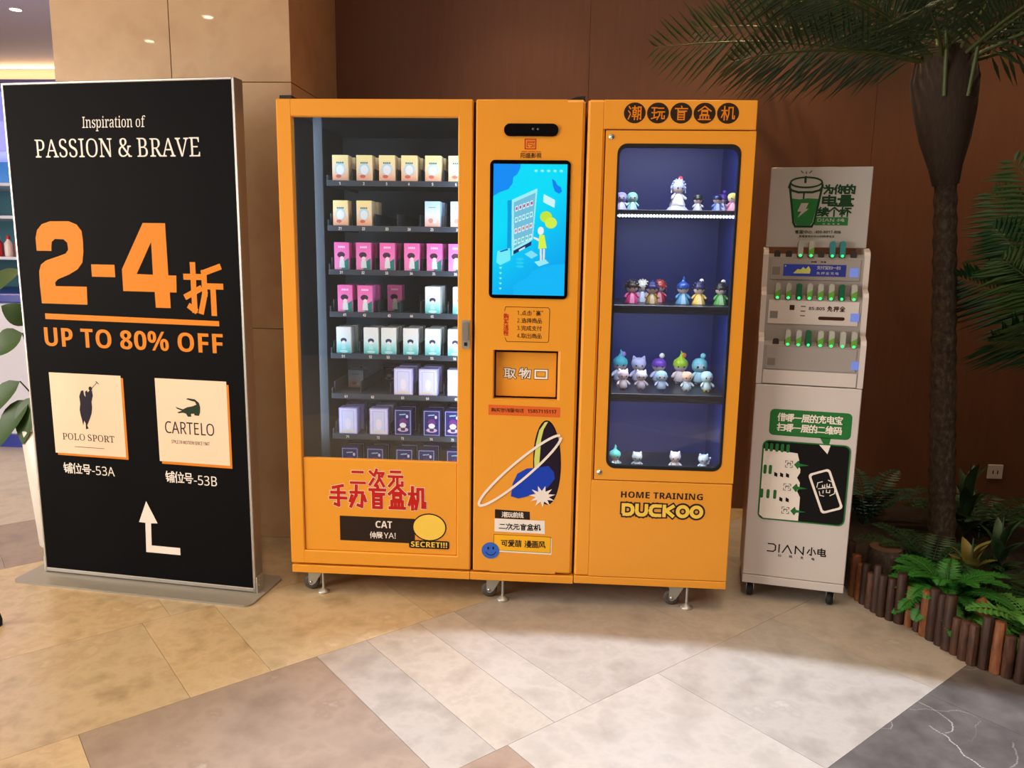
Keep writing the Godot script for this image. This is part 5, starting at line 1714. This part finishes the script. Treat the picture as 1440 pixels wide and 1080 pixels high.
	flat(s, nums("0.246 0.674 0.294 0.674 0.284 0.634"), z + 0.0004)
	flat(s, nums("0.048 0.638 0.175 0.628 0.183 0.6 0.178 0.585 0.19 0.565 0.19 0.55 0.18 0.53 0.192 0.51 0.192 0.49 0.184 0.475 0.197 0.45 0.197 0.353 0.065 0.352 0.048 0.365"), z + 0.0004)
	han(s, "借哪一层的充电宝", 0.092, 0.754, 0.328, 0.784, 0.0042, z + 0.0006, 0.06)
	han(s, "扫哪一层的二维码", 0.092, 0.714, 0.328, 0.744, 0.0042, z + 0.0006, 0.06)
	# phone outline
	var ph := rounded(-0.042, -0.085, 0.042, 0.085, 0.014, 4)
	var ph2 := rounded(-0.033, -0.076, 0.033, 0.076, 0.009, 4)
	for i in ph.size():
		ph[i] = Vector2(0.289, 0.484) + ph[i].rotated(0.38)
		ph2[i] = Vector2(0.289, 0.484) + ph2[i].rotated(0.38)
		ph[i].x = minf(ph[i].x, 0.3625)
		ph2[i].x = minf(ph2[i].x, 0.3615)
	band(s, ph, ph2, z + 0.0008, z + 0.0008)
	for q in ["0.256 0.498 0.258 0.516 0.274 0.522", "0.296 0.53 0.31 0.524 0.314 0.51", "0.322 0.494 0.322 0.478 0.306 0.468", "0.284 0.464 0.27 0.466 0.266 0.482", "0.262 0.492 0.318 0.504", "0.276 0.508 0.276 0.5 0.284 0.5 0.284 0.51", "0.292 0.514 0.292 0.504 0.302 0.504 0.302 0.514", "0.28 0.486 0.28 0.476", "0.292 0.49 0.292 0.48 0.304 0.48 0.304 0.49"]:
		stroke(s, nums(q), 0.0032, z + 0.0008)
	part(panel, "picture_white", s, M.p_white)
	s = S()
	for q in [[[0.058, 0.076, 0.097, 0.117, 0.138], 0.628, 0.034], [[0.058, 0.078], 0.535, 0.038], [[0.052, 0.076, 0.102], 0.435, 0.038]]:
		for x in q[0]:
			flat(s, rounded(x - 0.006, q[1], x + 0.006, q[1] + q[2], 0.0055, 3), z + 0.0014)
	for y in [0.582, 0.488, 0.392]:
		flat(s, nums("%f %f %f %f %f %f %f %f" % [0.165, y, 0.18, y + 0.018, 0.186, y + 0.006, 0.222, y]), z + 0.0014)
		flat(s, nums("%f %f %f %f %f %f %f %f" % [0.165, y, 0.222, y, 0.186, y - 0.006, 0.18, y - 0.018]), z + 0.0014)
	part(panel, "picture_green", s, M.p_green)
	s = S()
	for q in [[[0.1, 0.122, 0.144], 0.53], [[0.126, 0.15], 0.43]]:
		for x in q[0]:
			flat(s, nums("%f %f %f %f %f %f %f %f" % [x - 0.006, q[1] + 0.016, x + 0.006, q[1] + 0.01, x + 0.006, q[1] - 0.004, x - 0.006, q[1]]), z + 0.0014)
	for y in [0.582, 0.488, 0.392]:
		for q in ["-0.013 0.005 -0.013 0.013 -0.005 0.013", "0.005 0.013 0.013 0.013 0.013 0.005", "0.013 -0.005 0.013 -0.013 0.005 -0.013", "-0.005 -0.013 -0.013 -0.013 -0.013 -0.005", "-0.006 0.005 0.006 0.005 0.006 -0.005", "-0.006 -0.005 -0.006 0.002 0.001 0.002"]:
			var p := nums(q)
			for i in p.size():
				p[i] += Vector2(0.146, y)
			stroke(s, p, 0.002, z + 0.0014)
	part(panel, "picture_marks", s, M.p_black)
	s = S()
	for t in ["0.092 0.246 0.112 0.246 0.12 0.24 0.12 0.222 0.112 0.215 0.09 0.215", "0.134 0.246 0.134 0.215", "0.148 0.215 0.165 0.246 0.182 0.215", "0.196 0.215 0.196 0.246 0.226 0.215 0.226 0.246"]:
		stroke(s, nums(t), 0.005, z)
	han(s, "小电", 0.24, 0.214, 0.31, 0.247, 0.0048, z, 0.1)
	han(s, "扫码充电", 0.132, 0.195, 0.27, 0.206, 0.0014, z, 2.6)
	part(v, "lettering", s, M.p_black)
	# casters
	for x in [0.035, 0.345]:
		for zz in [-0.045, -0.27]:
			s = S()
			lathe(s, [[0.0, -0.012], [0.022, -0.012], [0.026, -0.006], [0.026, 0.006], [0.022, 0.012], [0.0, 0.012]], Transform3D(Basis(Vector3.FORWARD, PI / 2), Vector3(x, 0.026, zz)), 16)
			var wheel := part(v, "caster_wheel", s, M.rubber)
			s = S()
			extx(s, nums("%f 0.07 %f 0.07 %f 0.026 %f 0.02 %f 0.026" % [zz - 0.02, zz + 0.02, zz + 0.008, zz, zz - 0.008]), x + 0.013, x + 0.015)
			extx(s, nums("%f 0.07 %f 0.07 %f 0.026 %f 0.02 %f 0.026" % [zz - 0.02, zz + 0.02, zz + 0.008, zz, zz - 0.008]), x - 0.015, x - 0.013)
			part(wheel, "caster_fork", s, M.chrome)
	# power banks
	var base := Transform3D(Basis(Vector3.UP, turn), at)
	var look := {"w": "plain white power bank", "l": "white and leaf green power bank", "g": "dark green power bank", "t": "teal power bank"}
	var tier := ["top", "middle", "lowest"]
	var k := 0
	for q in [["wltt", [0.136, 0.175, 0.252, 0.288], 1.388, -0.096], ["llglllgl", [0.06, 0.1, 0.139, 0.177, 0.216, 0.255, 0.293, 0.336], 1.226, -0.054], ["llgllwl", [0.107, 0.146, 0.182, 0.225, 0.264, 0.304, 0.344], 1.05, -0.012]]:
		for i in q[1].size():
			var kind: String = q[0][i]
			var p := base * Vector3(q[1][i], q[2], q[3])
			var o := thing("power_bank", "%s in the %s row, %s slot from the grey plate" % [look[kind], tier[k], ["first", "second", "third", "fourth", "fifth", "sixth", "seventh", "eighth"][[2, 3, 5, 6][i] if k == 0 else i + k - 1]], "power bank", p, turn, "power banks in the %s row" % tier[k])
			s = S()
			ext(s, rounded(-0.0095, 0.0, 0.0095, 0.062, 0.009, 5), -0.02, 0.012, true)
			part(o, "shell", s, {"w": M.bank_white, "l": M.bank_white, "g": M.bank_green, "t": M.bank_teal}[kind])
			if kind == "l":
				s = S()
				ext(s, nums("-0.0096 0.008 0.0096 0.008 0.0096 0.038 -0.0096 0.026"), 0.004, 0.0125)
				part(o, "leaf_print", s, M.bank_leaf)
			s = S()
			ball(s, Vector3(0, 0.006, 0.012), Vector3(0.0052, 0.0055, 0.004), 8, 6)
			part(o, "indicator_light", s, M.led_green)
		k += 1

# ------------------------------------------------------------------ planter
func leaflet(st: SurfaceTool, a: Vector3, d: Vector3, up: Vector3, length: float, w: float, sag: float) -> void:
	var s := d.cross(up).normalized() * w * 0.5
	var m := a + d * length * 0.45 - Vector3(0, sag * length * 0.12, 0)
	var t := a + d * length - Vector3(0, sag * length * 0.5, 0)
	var fold := up * w * 0.22
	tri(st, a, m + s - fold, m, up)
	tri(st, a, m, m - s - fold, up)
	tri(st, m + s - fold, t, m, up)
	tri(st, m, t, m - s - fold, up)

# a feathered frond; returns the leaflet and stalk meshes
func frond(base: Vector3, dir: Vector3, length: float, elev: float, droop: float, n: int, leaf_len: float, leaf_w: float, sag := 0.6, bare := 0.15, sweep := 0.55, thick := 0.009, twist := 0.0) -> Array:
	var st := S()
	var pts := []
	var rad := []
	var p := base
	var steps := 24
	dir = dir.normalized()
	var side := dir.cross(Vector3.UP).normalized()
	for i in steps + 1:
		pts.append(p)
		rad.append(lerpf(thick, thick * 0.2, float(i) / steps))
		var a := elev - droop * float(i) / steps
		p += (dir * cos(a) + Vector3.UP * sin(a)) * length / steps
	for i in n:
		var t := bare + (1.0 - bare) * (i + 0.5) / n
		var f := t * steps
		var k := mini(int(f), steps - 1)
		var q: Vector3 = pts[k].lerp(pts[k + 1], f - k)
		var fw: Vector3 = (pts[k + 1] - pts[k]).normalized()
		var sd := side.rotated(fw, twist)
		var up := sd.cross(fw).normalized()
		if up.dot(Vector3(-0.2, 0.8, 0.6)) < 0:
			up = -up
		var prof := pow(sin(PI * clampf((t - bare) / (1.0 - bare) * 0.86 + 0.12, 0, 1)), 0.6)
		for s in [-1.0, 1.0]:
			var sw: float = sweep * (0.7 + 0.6 * t) + rng.randf_range(-0.05, 0.05)
			var d: Vector3 = (sd * s * cos(sw) + fw * sin(sw) + up * rng.randf_range(0.0, 0.22)).normalized()
			leaflet(st, q, d, up, leaf_len * prof * rng.randf_range(0.9, 1.08), leaf_w, sag * rng.randf_range(0.7, 1.2))
	var stalk := S()
	tube(stalk, pts, rad, 6)
	return [st, stalk]

func add_frond(parent: Node, called: String, f: Array, leaf: String, stem: String) -> void:
	var o := part(parent, called, f[0], M[leaf])
	part(o, "stalk", f[1], M[stem])

func broad_leaf(st: SurfaceTool, a: Vector3, b: Vector3, w: float, up: Vector3, curl := 0.12) -> void:
	var d := b - a
	var s := d.cross(up).normalized()
	var n := s.cross(d).normalized()
	if n.dot(up) < 0:
		n = -n
	st.set_smooth_group(0)
	var rows := 8
	for i in rows:
		var t0 := float(i) / rows
		var t1 := float(i + 1) / rows
		var q := []
		for t in [t0, t1]:
			var ww: float = w * 0.5 * pow(sin(PI * pow(t, 0.75)), 0.8) if t > 0.0 and t < 1.0 else 0.0
			var c: Vector3 = a + d * t + n * sin(PI * t) * d.length() * curl
			q.append([c - s * ww + n * ww * 0.25, c, c + s * ww + n * ww * 0.25])
		for k in 2:
			quad(st, q[0][k], q[0][k + 1], q[1][k + 1], q[1][k], n)
	st.set_smooth_group(-1)

func fern(called: String, label: String, at: Vector3, count: int, length: float, leaf: String, elev: float, droop: float, leaf_len: float, leaf_w: float, facing := -100.0, spread := TAU, n := 22, loose := 0.15) -> void:
	var o := thing(called, label, "plant", at)
	for i in count:
		var a := facing + spread * ((i + 0.5) / count - 0.5) + rng.randf_range(-0.12, 0.12)
		var l := length * rng.randf_range(0.8, 1.1)
		add_frond(o, "frond", frond(Vector3(cos(a), 0, -sin(a)) * 0.012, Vector3(cos(a), 0, -sin(a)), l, elev * rng.randf_range(1.0 - loose, 1.0 + loose * 0.6), droop, n, leaf_len, leaf_w, 0.35, 0.1, 0.3, 0.003), leaf, leaf)

func build_planter() -> void:
	# log palisade
	var path := nums("2.40 -1.25 2.37 -0.8 2.335 -0.42 2.305 -0.2 2.35 -0.03 2.43 0.05 2.478 0.2 2.52 0.31 2.58 0.365 2.64 0.43 2.75 0.58 2.9 0.74 3.1 0.9 3.5 1.05 4.24 1.1")
	var v := thing("log_edging", "low palisade of upright brown logs around the planting bed", "garden edging", Vector3(2.4, 0, 0))
	var run := 0.0
	var meshes := []
	for i in 9:
		var st := S()
		var h := 0.115 + 0.011 * (i * 5 % 9)
		var r := 0.0155 + 0.0012 * (i % 4)
		lathe(st, [[r, 0.0], [r * 1.02, h * 0.5], [r, h - 0.003], [r - 0.002, h]], Transform3D.IDENTITY, 10)
		lathe(st, [[r - 0.002, h], [0.0, h + 0.0006]], Transform3D.IDENTITY, 10)
		meshes.append(mesh_of(st, M["log_%d" % [0, 1, 1, 2, 0, 1, 0, 1, 2][i]]))
	var step := 0.036
	var k := 0
	for i in path.size() - 1:
		var a := path[i]
		var b := path[i + 1]
		var l := a.distance_to(b)
		while run < l:
			var p := a.lerp(b, run / l)
			var lean := Basis(Vector3(1, 0, 0.5).normalized(), rng.randf_range(-0.08, 0.08))
			place(v, "log", meshes[rng.randi() % 9], Transform3D(lean * Basis(Vector3.UP, rng.randf() * TAU), Vector3(p.x - 2.4, 0.0, p.y + rng.randf_range(-0.003, 0.003))))
			run += step
			k += 1
		run -= l
	# soil
	var bed := PackedVector2Array()
	for p in path:
		bed.append(p + Vector2(0.03, -0.025))
	bed.append(Vector2(4.28, 1.0))
	bed.append(Vector2(4.28, -1.29))
	bed.append(Vector2(2.45, -1.29))
	var st := S()
	var ix := Geometry2D.triangulate_polygon(bed)
	for j in range(0, ix.size(), 3):
		var t := []
		for m in 3:
			t.append(Vector3(bed[ix[j + m]].x, 0.06, bed[ix[j + m]].y))
		tri(st, t[0], t[1], t[2], Vector3.UP)
	for i in bed.size():
		var a := bed[i]
		var b := bed[(i + 1) % bed.size()]
		quad(st, Vector3(a.x, 0, a.y), Vector3(b.x, 0, b.y), Vector3(b.x, 0.06, b.y), Vector3(a.x, 0.06, a.y), Vector3(a.x - 3.2, 0, a.y + 0.2))
	tag(part(self, "planting_soil", st, M.soil), "dark brown soil filling the planting bed behind the logs", "soil")
	# palm
	var y0 := 0.06
	var palm := thing("palm_tree", "tall artificial palm with ringed trunk and feathered fronds", "tree", Vector3(2.79, y0, -0.5))
	var off := -palm.position
	st = S()
	var tp := []
	var tr := []
	for i in 41:
		var t := i / 40.0
		tp.append(Vector3(lerpf(2.79, 2.632, t), lerpf(y0, 1.71, t), -0.5) + off)
		tr.append(lerpf(0.056, 0.043, t) * (1.06 if i % 2 == 0 else 0.93))
	tube(st, tp, tr, 16)
	part(palm, "trunk", st, M.bark)
	st = S()
	tube(st, [Vector3(2.634, 1.69, -0.5) + off, Vector3(2.625, 1.76, -0.5) + off, Vector3(2.612, 1.87, -0.5) + off, Vector3(2.6, 1.98, -0.5) + off, Vector3(2.585, 2.1, -0.5) + off, Vector3(2.575, 2.22, -0.5) + off], [0.05, 0.063, 0.095, 0.115, 0.128, 0.1], 18)
	part(palm, "crown_shaft", st, M.husk)
	var top := Vector3(2.58, 2.16, -0.5) + off
	# fronds: direction x, z, length, rise, droop, twist of the blade
	for q in [[-1.0, 0.12, 1.13, 0.2, 0.36, 0.95], [-0.95, 0.35, 0.92, 0.12, 0.4, 0.75], [-0.9, 0.45, 1.0, 0.5, 0.7, 0.8], [-0.8, 0.6, 0.85, 0.42, 0.55, 0.6], [-0.5, 0.85, 0.66, 0.35, 0.6, 0.4], [-0.35, 0.95, 0.85, 0.8, 0.8, 0.3],
			[0.12, 1.0, 0.85, 0.85, 0.7, 0.1], [0.3, 0.95, 0.75, 0.5, 0.5, -0.1], [0.55, 0.85, 0.9, 0.6, 0.7, -0.3], [0.9, 0.35, 1.1, 0.5, 0.5, -0.8], [0.75, 0.65, 0.9, 0.4, 0.4, -0.5], [0.95, -0.25, 1.0, 0.7, 0.6, -0.7],
			[-0.6, -0.55, 0.85, 0.8, 0.6, 0.6], [0.1, -0.8, 0.7, 1.1, 0.5, 0.0], [-0.98, 0.2, 1.1, 0.75, 0.8, 0.9], [-0.7, 0.3, 0.95, 0.62, 0.6, 0.7], [-0.95, -0.1, 0.95, 0.42, 0.5, 0.9], [0.98, 0.1, 1.0, 0.3, 0.3, -0.9], [-0.2, 0.6, 0.8, 1.1, 0.9, 0.3]]:
		var dir := Vector3(q[0], 0, q[1]).normalized()
		add_frond(palm, "frond", frond(top + dir * 0.06, dir, q[2], q[3], q[4], 32, 0.28, 0.0145, 0.2, 0.1, 0.62, 0.009, q[5]), "palm_leaf", "palm_stem")
	for q in [[-0.06, 0.1], [0.03, 0.13]]:
		st = S()
		tube(st, [Vector3(2.6 + q[0], 2.02, -0.39) + off, Vector3(2.6 + q[0] * 1.3, 2.2, -0.37) + off, Vector3(2.6 + q[0] * 2.5, 2.45, -0.3) + off], [0.009, 0.008, 0.006], 6)
		part(palm, "leaf_stalk", st, M.palm_stem)
	# lower palm at the side, its trunk stands past the edge of the photograph
	var small := thing("areca_palm", "low bushy palm with arching green fronds beside the socket plate", "plant", Vector3(3.24, y0, -0.35))
	st = S()
	tube(st, [Vector3.ZERO, Vector3(0, 0.5, 0), Vector3(-0.01, 0.95, 0)], [0.05, 0.045, 0.05], 12)
	part(small, "trunk", st, M.bark)
	for q in [[-1.0, 0.15, 0.72, 1.05, 0.5, 0.9], [-0.9, 0.5, 0.78, 1.2, 0.4, 0.8], [-0.95, -0.2, 0.62, 0.8, 0.5, 0.9], [-0.8, 0.1, 0.9, 1.3, 0.5, 0.9], [-0.9, 0.6, 0.6, 0.6, 0.6, 0.7], [-0.93, 0.3, 0.66, 0.9, 0.5, 0.8], [-0.6, 0.7, 0.85, 1.2, 0.5, 0.6], [-0.4, 0.9, 0.8, 1.1, 0.9, 0.4], [0.5, 0.8, 0.8, 1.0, 0.9, 0.0], [0.9, 0.1, 0.9, 0.9, 0.8, -0.6], [-0.3, -0.6, 0.8, 1.2, 0.5, 0.3], [-1.0, 0.3, 0.52, 0.4, 0.5, 0.8], [-0.85, -0.1, 0.8, 1.15, 0.35, 0.9]]:
		var dir := Vector3(q[0], 0, q[1]).normalized()
		add_frond(small, "frond", frond(Vector3(0, 0.93, 0) + dir * 0.03, dir, q[2], q[3], q[4], 32, 0.25, 0.02, 0.25, 0.15, 0.6, 0.008, q[5]), "fern_deep" if absf(q[0]) > 0.94 else "areca_leaf", "palm_stem")
	# ferns and leafy plants
	fern("fern", "bright green fern spilling over the logs beside the charging station", Vector3(2.57, y0, -0.01), 48, 0.27, "fern_leaf", 1.3, 1.85, 0.05, 0.0095, -1.6, TAU, 44, 0.5)
	fern("broad_fern", "pale green broad-leaved fern leaning over the logs", Vector3(2.77, y0, 0.25), 16, 0.26, "fern_pale", 1.2, 1.6, 0.07, 0.03, -2.0, TAU, 14, 0.4)
	fern("dark_fern", "dark green fern at the foot of the palm trunk", Vector3(2.66, y0, -0.32), 10, 0.32, "fern_deep", 1.2, 1.5, 0.07, 0.018, 0.0, TAU, 18)
	fern("dark_fern", "dark green fern under the socket plate by the wall", Vector3(3.1, y0, -0.8), 10, 0.4, "fern_deep", 1.2, 1.4, 0.09, 0.022, 0.0, TAU, 16)
	fern("dark_fern", "deep green fern by the wall behind the charging station", Vector3(2.62, y0, -0.95), 9, 0.42, "teal_leaf", 1.3, 1.3, 0.08, 0.02, 0.0, TAU, 16)
	fern("dark_fern", "dark green fern between the pale fern and the low palm", Vector3(2.98, y0, 0.02), 9, 0.3, "fern_deep", 1.1, 1.4, 0.08, 0.02, 0.0, TAU, 16)
	for q in [["leafy_plant", "olive-tinged leafy plant between the ferns", Vector3(2.72, y0, -0.14), "olive_leaf", 0.26, 11], ["leafy_plant", "dark green leafy plant behind the bright fern", Vector3(2.86, y0, -0.2), "ivy_leaf", 0.34, 12], ["leafy_plant", "tall dark leafy plant close to the palm trunk", Vector3(2.93, y0, -0.62), "ivy_leaf", 0.46, 14]]:
		var o := thing(q[0], q[1], "plant", q[2])
		for i in q[5]:
			var a: float = TAU * i / float(q[5]) * 2.4 + rng.randf_range(-0.2, 0.2)
			var hgt: float = q[4] * (0.35 + 0.65 * i / q[5])
			var out := Vector3(cos(a), 0, sin(a))
			var s2 := S()
			broad_leaf(s2, Vector3(0, hgt * 0.55, 0) + out * 0.015, Vector3(0, hgt, 0) + out * (0.11 - 0.04 * i / q[5]), 0.05, Vector3.UP, 0.12)
			part(o, "leaf", s2, M[q[3]])
		var s3 := S()
		tube(s3, [Vector3.ZERO, Vector3(0.005, q[4] * 0.5, 0), Vector3(0, q[4] * 0.92, 0.005)], [0.006, 0.005, 0.003], 6)
		part(o, "stem", s3, M.ivy_leaf)
	# stump and clay stone
	var stump := thing("tree_stump", "short brown tree stump inside the log edging", "stump", Vector3(2.44, y0, -0.26))
	st = S()
	lathe(st, [[0.07, 0.0], [0.066, 0.08], [0.068, 0.125], [0.062, 0.14]], Transform3D.IDENTITY, 16)
	part(stump, "bark", st, M.bark)
	st = S()
	lathe(st, [[0.062, 0.14], [0.03, 0.143], [0.0, 0.143]], Transform3D.IDENTITY, 16)
	part(stump, "cut_top", st, M.stump)
	st = S()
	ball(st, Vector3(0, 0.04, 0), Vector3(0.04, 0.075, 0.03), 7, 5)
	var rock := part(self, "garden_stone", st, M.terracotta)
	rock.position = Vector3(2.63, y0, 0.14)
	tag(rock, "orange-brown stone between the two ferns", "stone")

# ------------------------------------------------------------------ left edge of the picture
func build_left_side() -> void:
	var v := thing("potted_plant", "big-leaved green plant in a white pot behind the banner", "plant", Vector3(-1.275, 0, -0.42))
	var st := S()
	lathe(st, [[0.0, 0.0], [0.075, 0.0], [0.08, 0.01], [0.115, 0.56], [0.11, 0.565], [0.1, 0.54], [0.0, 0.54]], Transform3D.IDENTITY, 24)
	part(v, "pot", st, M.pot_white)
	for q in [[-0.06, 1.28, 0.02, -0.15, 1.16, 0.1, 0.1], [-0.05, 1.0, 0.05, -0.16, 0.9, 0.08, 0.13], [-0.02, 1.05, 0.02, -0.13, 1.12, 0.06, 0.1], [-0.09, 0.78, 0.04, -0.25, 0.6, 0.06, 0.11], [-0.04, 0.7, 0.06, -0.19, 0.48, 0.08, 0.12], [0.0, 0.72, 0.06, -0.06, 0.5, 0.1, 0.13], [0.05, 0.9, 0.02, 0.12, 1.05, 0.05, 0.12], [0.03, 1.1, 0.0, 0.08, 1.3, 0.02, 0.12], [0.06, 0.75, 0.03, 0.16, 0.68, 0.06, 0.12]]:
		st = S()
		broad_leaf(st, Vector3(q[0], q[1], q[2]), Vector3(q[3], q[4], q[5]), q[6], Vector3(-0.25, 0.5, 1), 0.06)
		part(v, "leaf", st, M.big_leaf)
		st = S()
		tube(st, [Vector3(0, 0.54, 0), Vector3(q[0] * 0.3, lerpf(0.54, q[1], 0.6), q[2] * 0.4), Vector3(q[0], q[1], q[2])], [0.005, 0.004, 0.003], 6)
		part(v, "stalk", st, M.palm_stem)
	# kiosk in the corridor
	var k := thing("shop_kiosk", "white shop counter with blue plinth and shelves in the corridor", "kiosk", Vector3(-3.1, 0, -2.5))
	part(k, "plinth", bx(-1.1, 0, -0.42, 1.0, 0.09, 0.44), M.kiosk_blue)
	part(k, "counter", bx(-1.1, 0.09, -0.42, 1.0, 1.0, 0.44, 0.01), M.kiosk_white)
	part(k, "counter_top", bx(-1.12, 1.0, -0.44, 1.02, 1.06, 0.46, 0.008), M.kiosk_blue)
	part(k, "back_panel", bx(-1.1, 1.06, -0.44, 1.0, 2.0, -0.4), M.kiosk_teal)
	for y in [1.28, 1.56, 1.78]:
		part(k, "shelf", bx(-1.08, y, -0.4, 0.98, y + 0.02, 0.2), M.kiosk_white)
	for x in [-1.1, 0.97]:
		part(k, "post", bx(x, 1.06, 0.2, x + 0.03, 2.0, 0.23), M.alu)
	part(k, "canopy_sign", bx(-1.12, 2.0, -0.44, 1.02, 2.2, 0.26, 0.01), M.violet_glow)
	area("kiosk_light", Vector3(-3.1, 1.98, -2.45), Vector3(0, -1, 0.1), Vector2(1.8, 0.3), Color(0.8, 0.85, 1.0), 1.2)
	for i in 12:
		var c := i % 3
		var b := thing("bottle", ["red bottle with white cap on the kiosk shelf", "white bottle with red cap on the kiosk shelf", "pink-red bottle with white cap on the kiosk shelf"][c], "bottle", Vector3(-2.9 + 0.075 * i, 1.3, -2.36), 0.0, "bottles on the kiosk shelf")
		st = S()
		lathe(st, [[0.0, 0.0], [0.026, 0.0], [0.028, 0.01], [0.028, 0.09], [0.012, 0.115], [0.012, 0.125]], Transform3D.IDENTITY, 12)
		part(b, "bottle_body", st, M.bottle_white if c == 1 else M.bottle_red)
		st = S()
		lathe(st, [[0.013, 0.12], [0.013, 0.145], [0.0, 0.145]], Transform3D.IDENTITY, 12)
		part(b, "cap", st, M.bottle_red if c == 1 else M.bottle_white)
	# lit cove and band over the shop at the end of the corridor
	var cv := thing("ceiling_cove", "warm orange light cove along the ceiling over the far shop", "light", Vector3(-3.3, 0, -5.2))
	part(cv, "glow_strip", bx(-2.0, 3.06, -0.19, 2.0, 3.2, -0.12), M.cove_glow)
	part(cv, "cove_lip", bx(-2.0, 2.99, -0.18, 2.0, 3.06, 0.1, 0.005), M.violet_paint)
	area("cove_light", Vector3(-3.3, 3.12, -5.28), Vector3(0, 0.25, 1), Vector2(3.8, 0.1), Color(1.0, 0.8, 0.56), 2.0)
	var bnd := thing("shop_sign_band", "glowing violet blue band above the far shop front", "sign", Vector3(-3.3, 0, -5.36))
	part(bnd, "band_panel", bx(-2.0, 2.62, -0.04, 2.0, 2.98, 0.04, 0.005), M.violet_glow)
	part(bnd, "band_trim", bx(-2.02, 2.56, -0.04, 2.02, 2.62, 0.05, 0.005), M.kiosk_blue)
	area("band_light", Vector3(-3.3, 2.8, -5.3), Vector3(0, -0.3, 1), Vector2(3.8, 0.3), Color(0.9, 0.88, 1.0), 0.4)
	# black stand at the picture's edge
	var b2 := thing("tripod_stand", "black metal tripod leg with rubber foot beside the banner base", "stand", Vector3(-1.25, 0, 0.42))
	for q in [[0.262, -0.05], [-0.15, 0.28], [-0.15, -0.28]]:
		st = S()
		tube(st, [Vector3(q[0], 0.03, q[1]), Vector3(0, 1.0, 0)], [0.012, 0.012], 10)
		var leg := part(b2, "leg", st, M.case_black)
		st = S()
		lathe(st, [[0.0, 0.0], [0.02, 0.0], [0.022, 0.02], [0.015, 0.05], [0.0, 0.05]], Transform3D(Basis.IDENTITY, Vector3(q[0], 0, q[1])), 14)
		part(leg, "rubber_foot", st, M.rubber)
	st = S()
	lathe(st, [[0.0, 0.97], [0.03, 0.97], [0.03, 1.04], [0.0, 1.04]], Transform3D.IDENTITY, 14)
	part(b2, "collar", st, M.case_black)
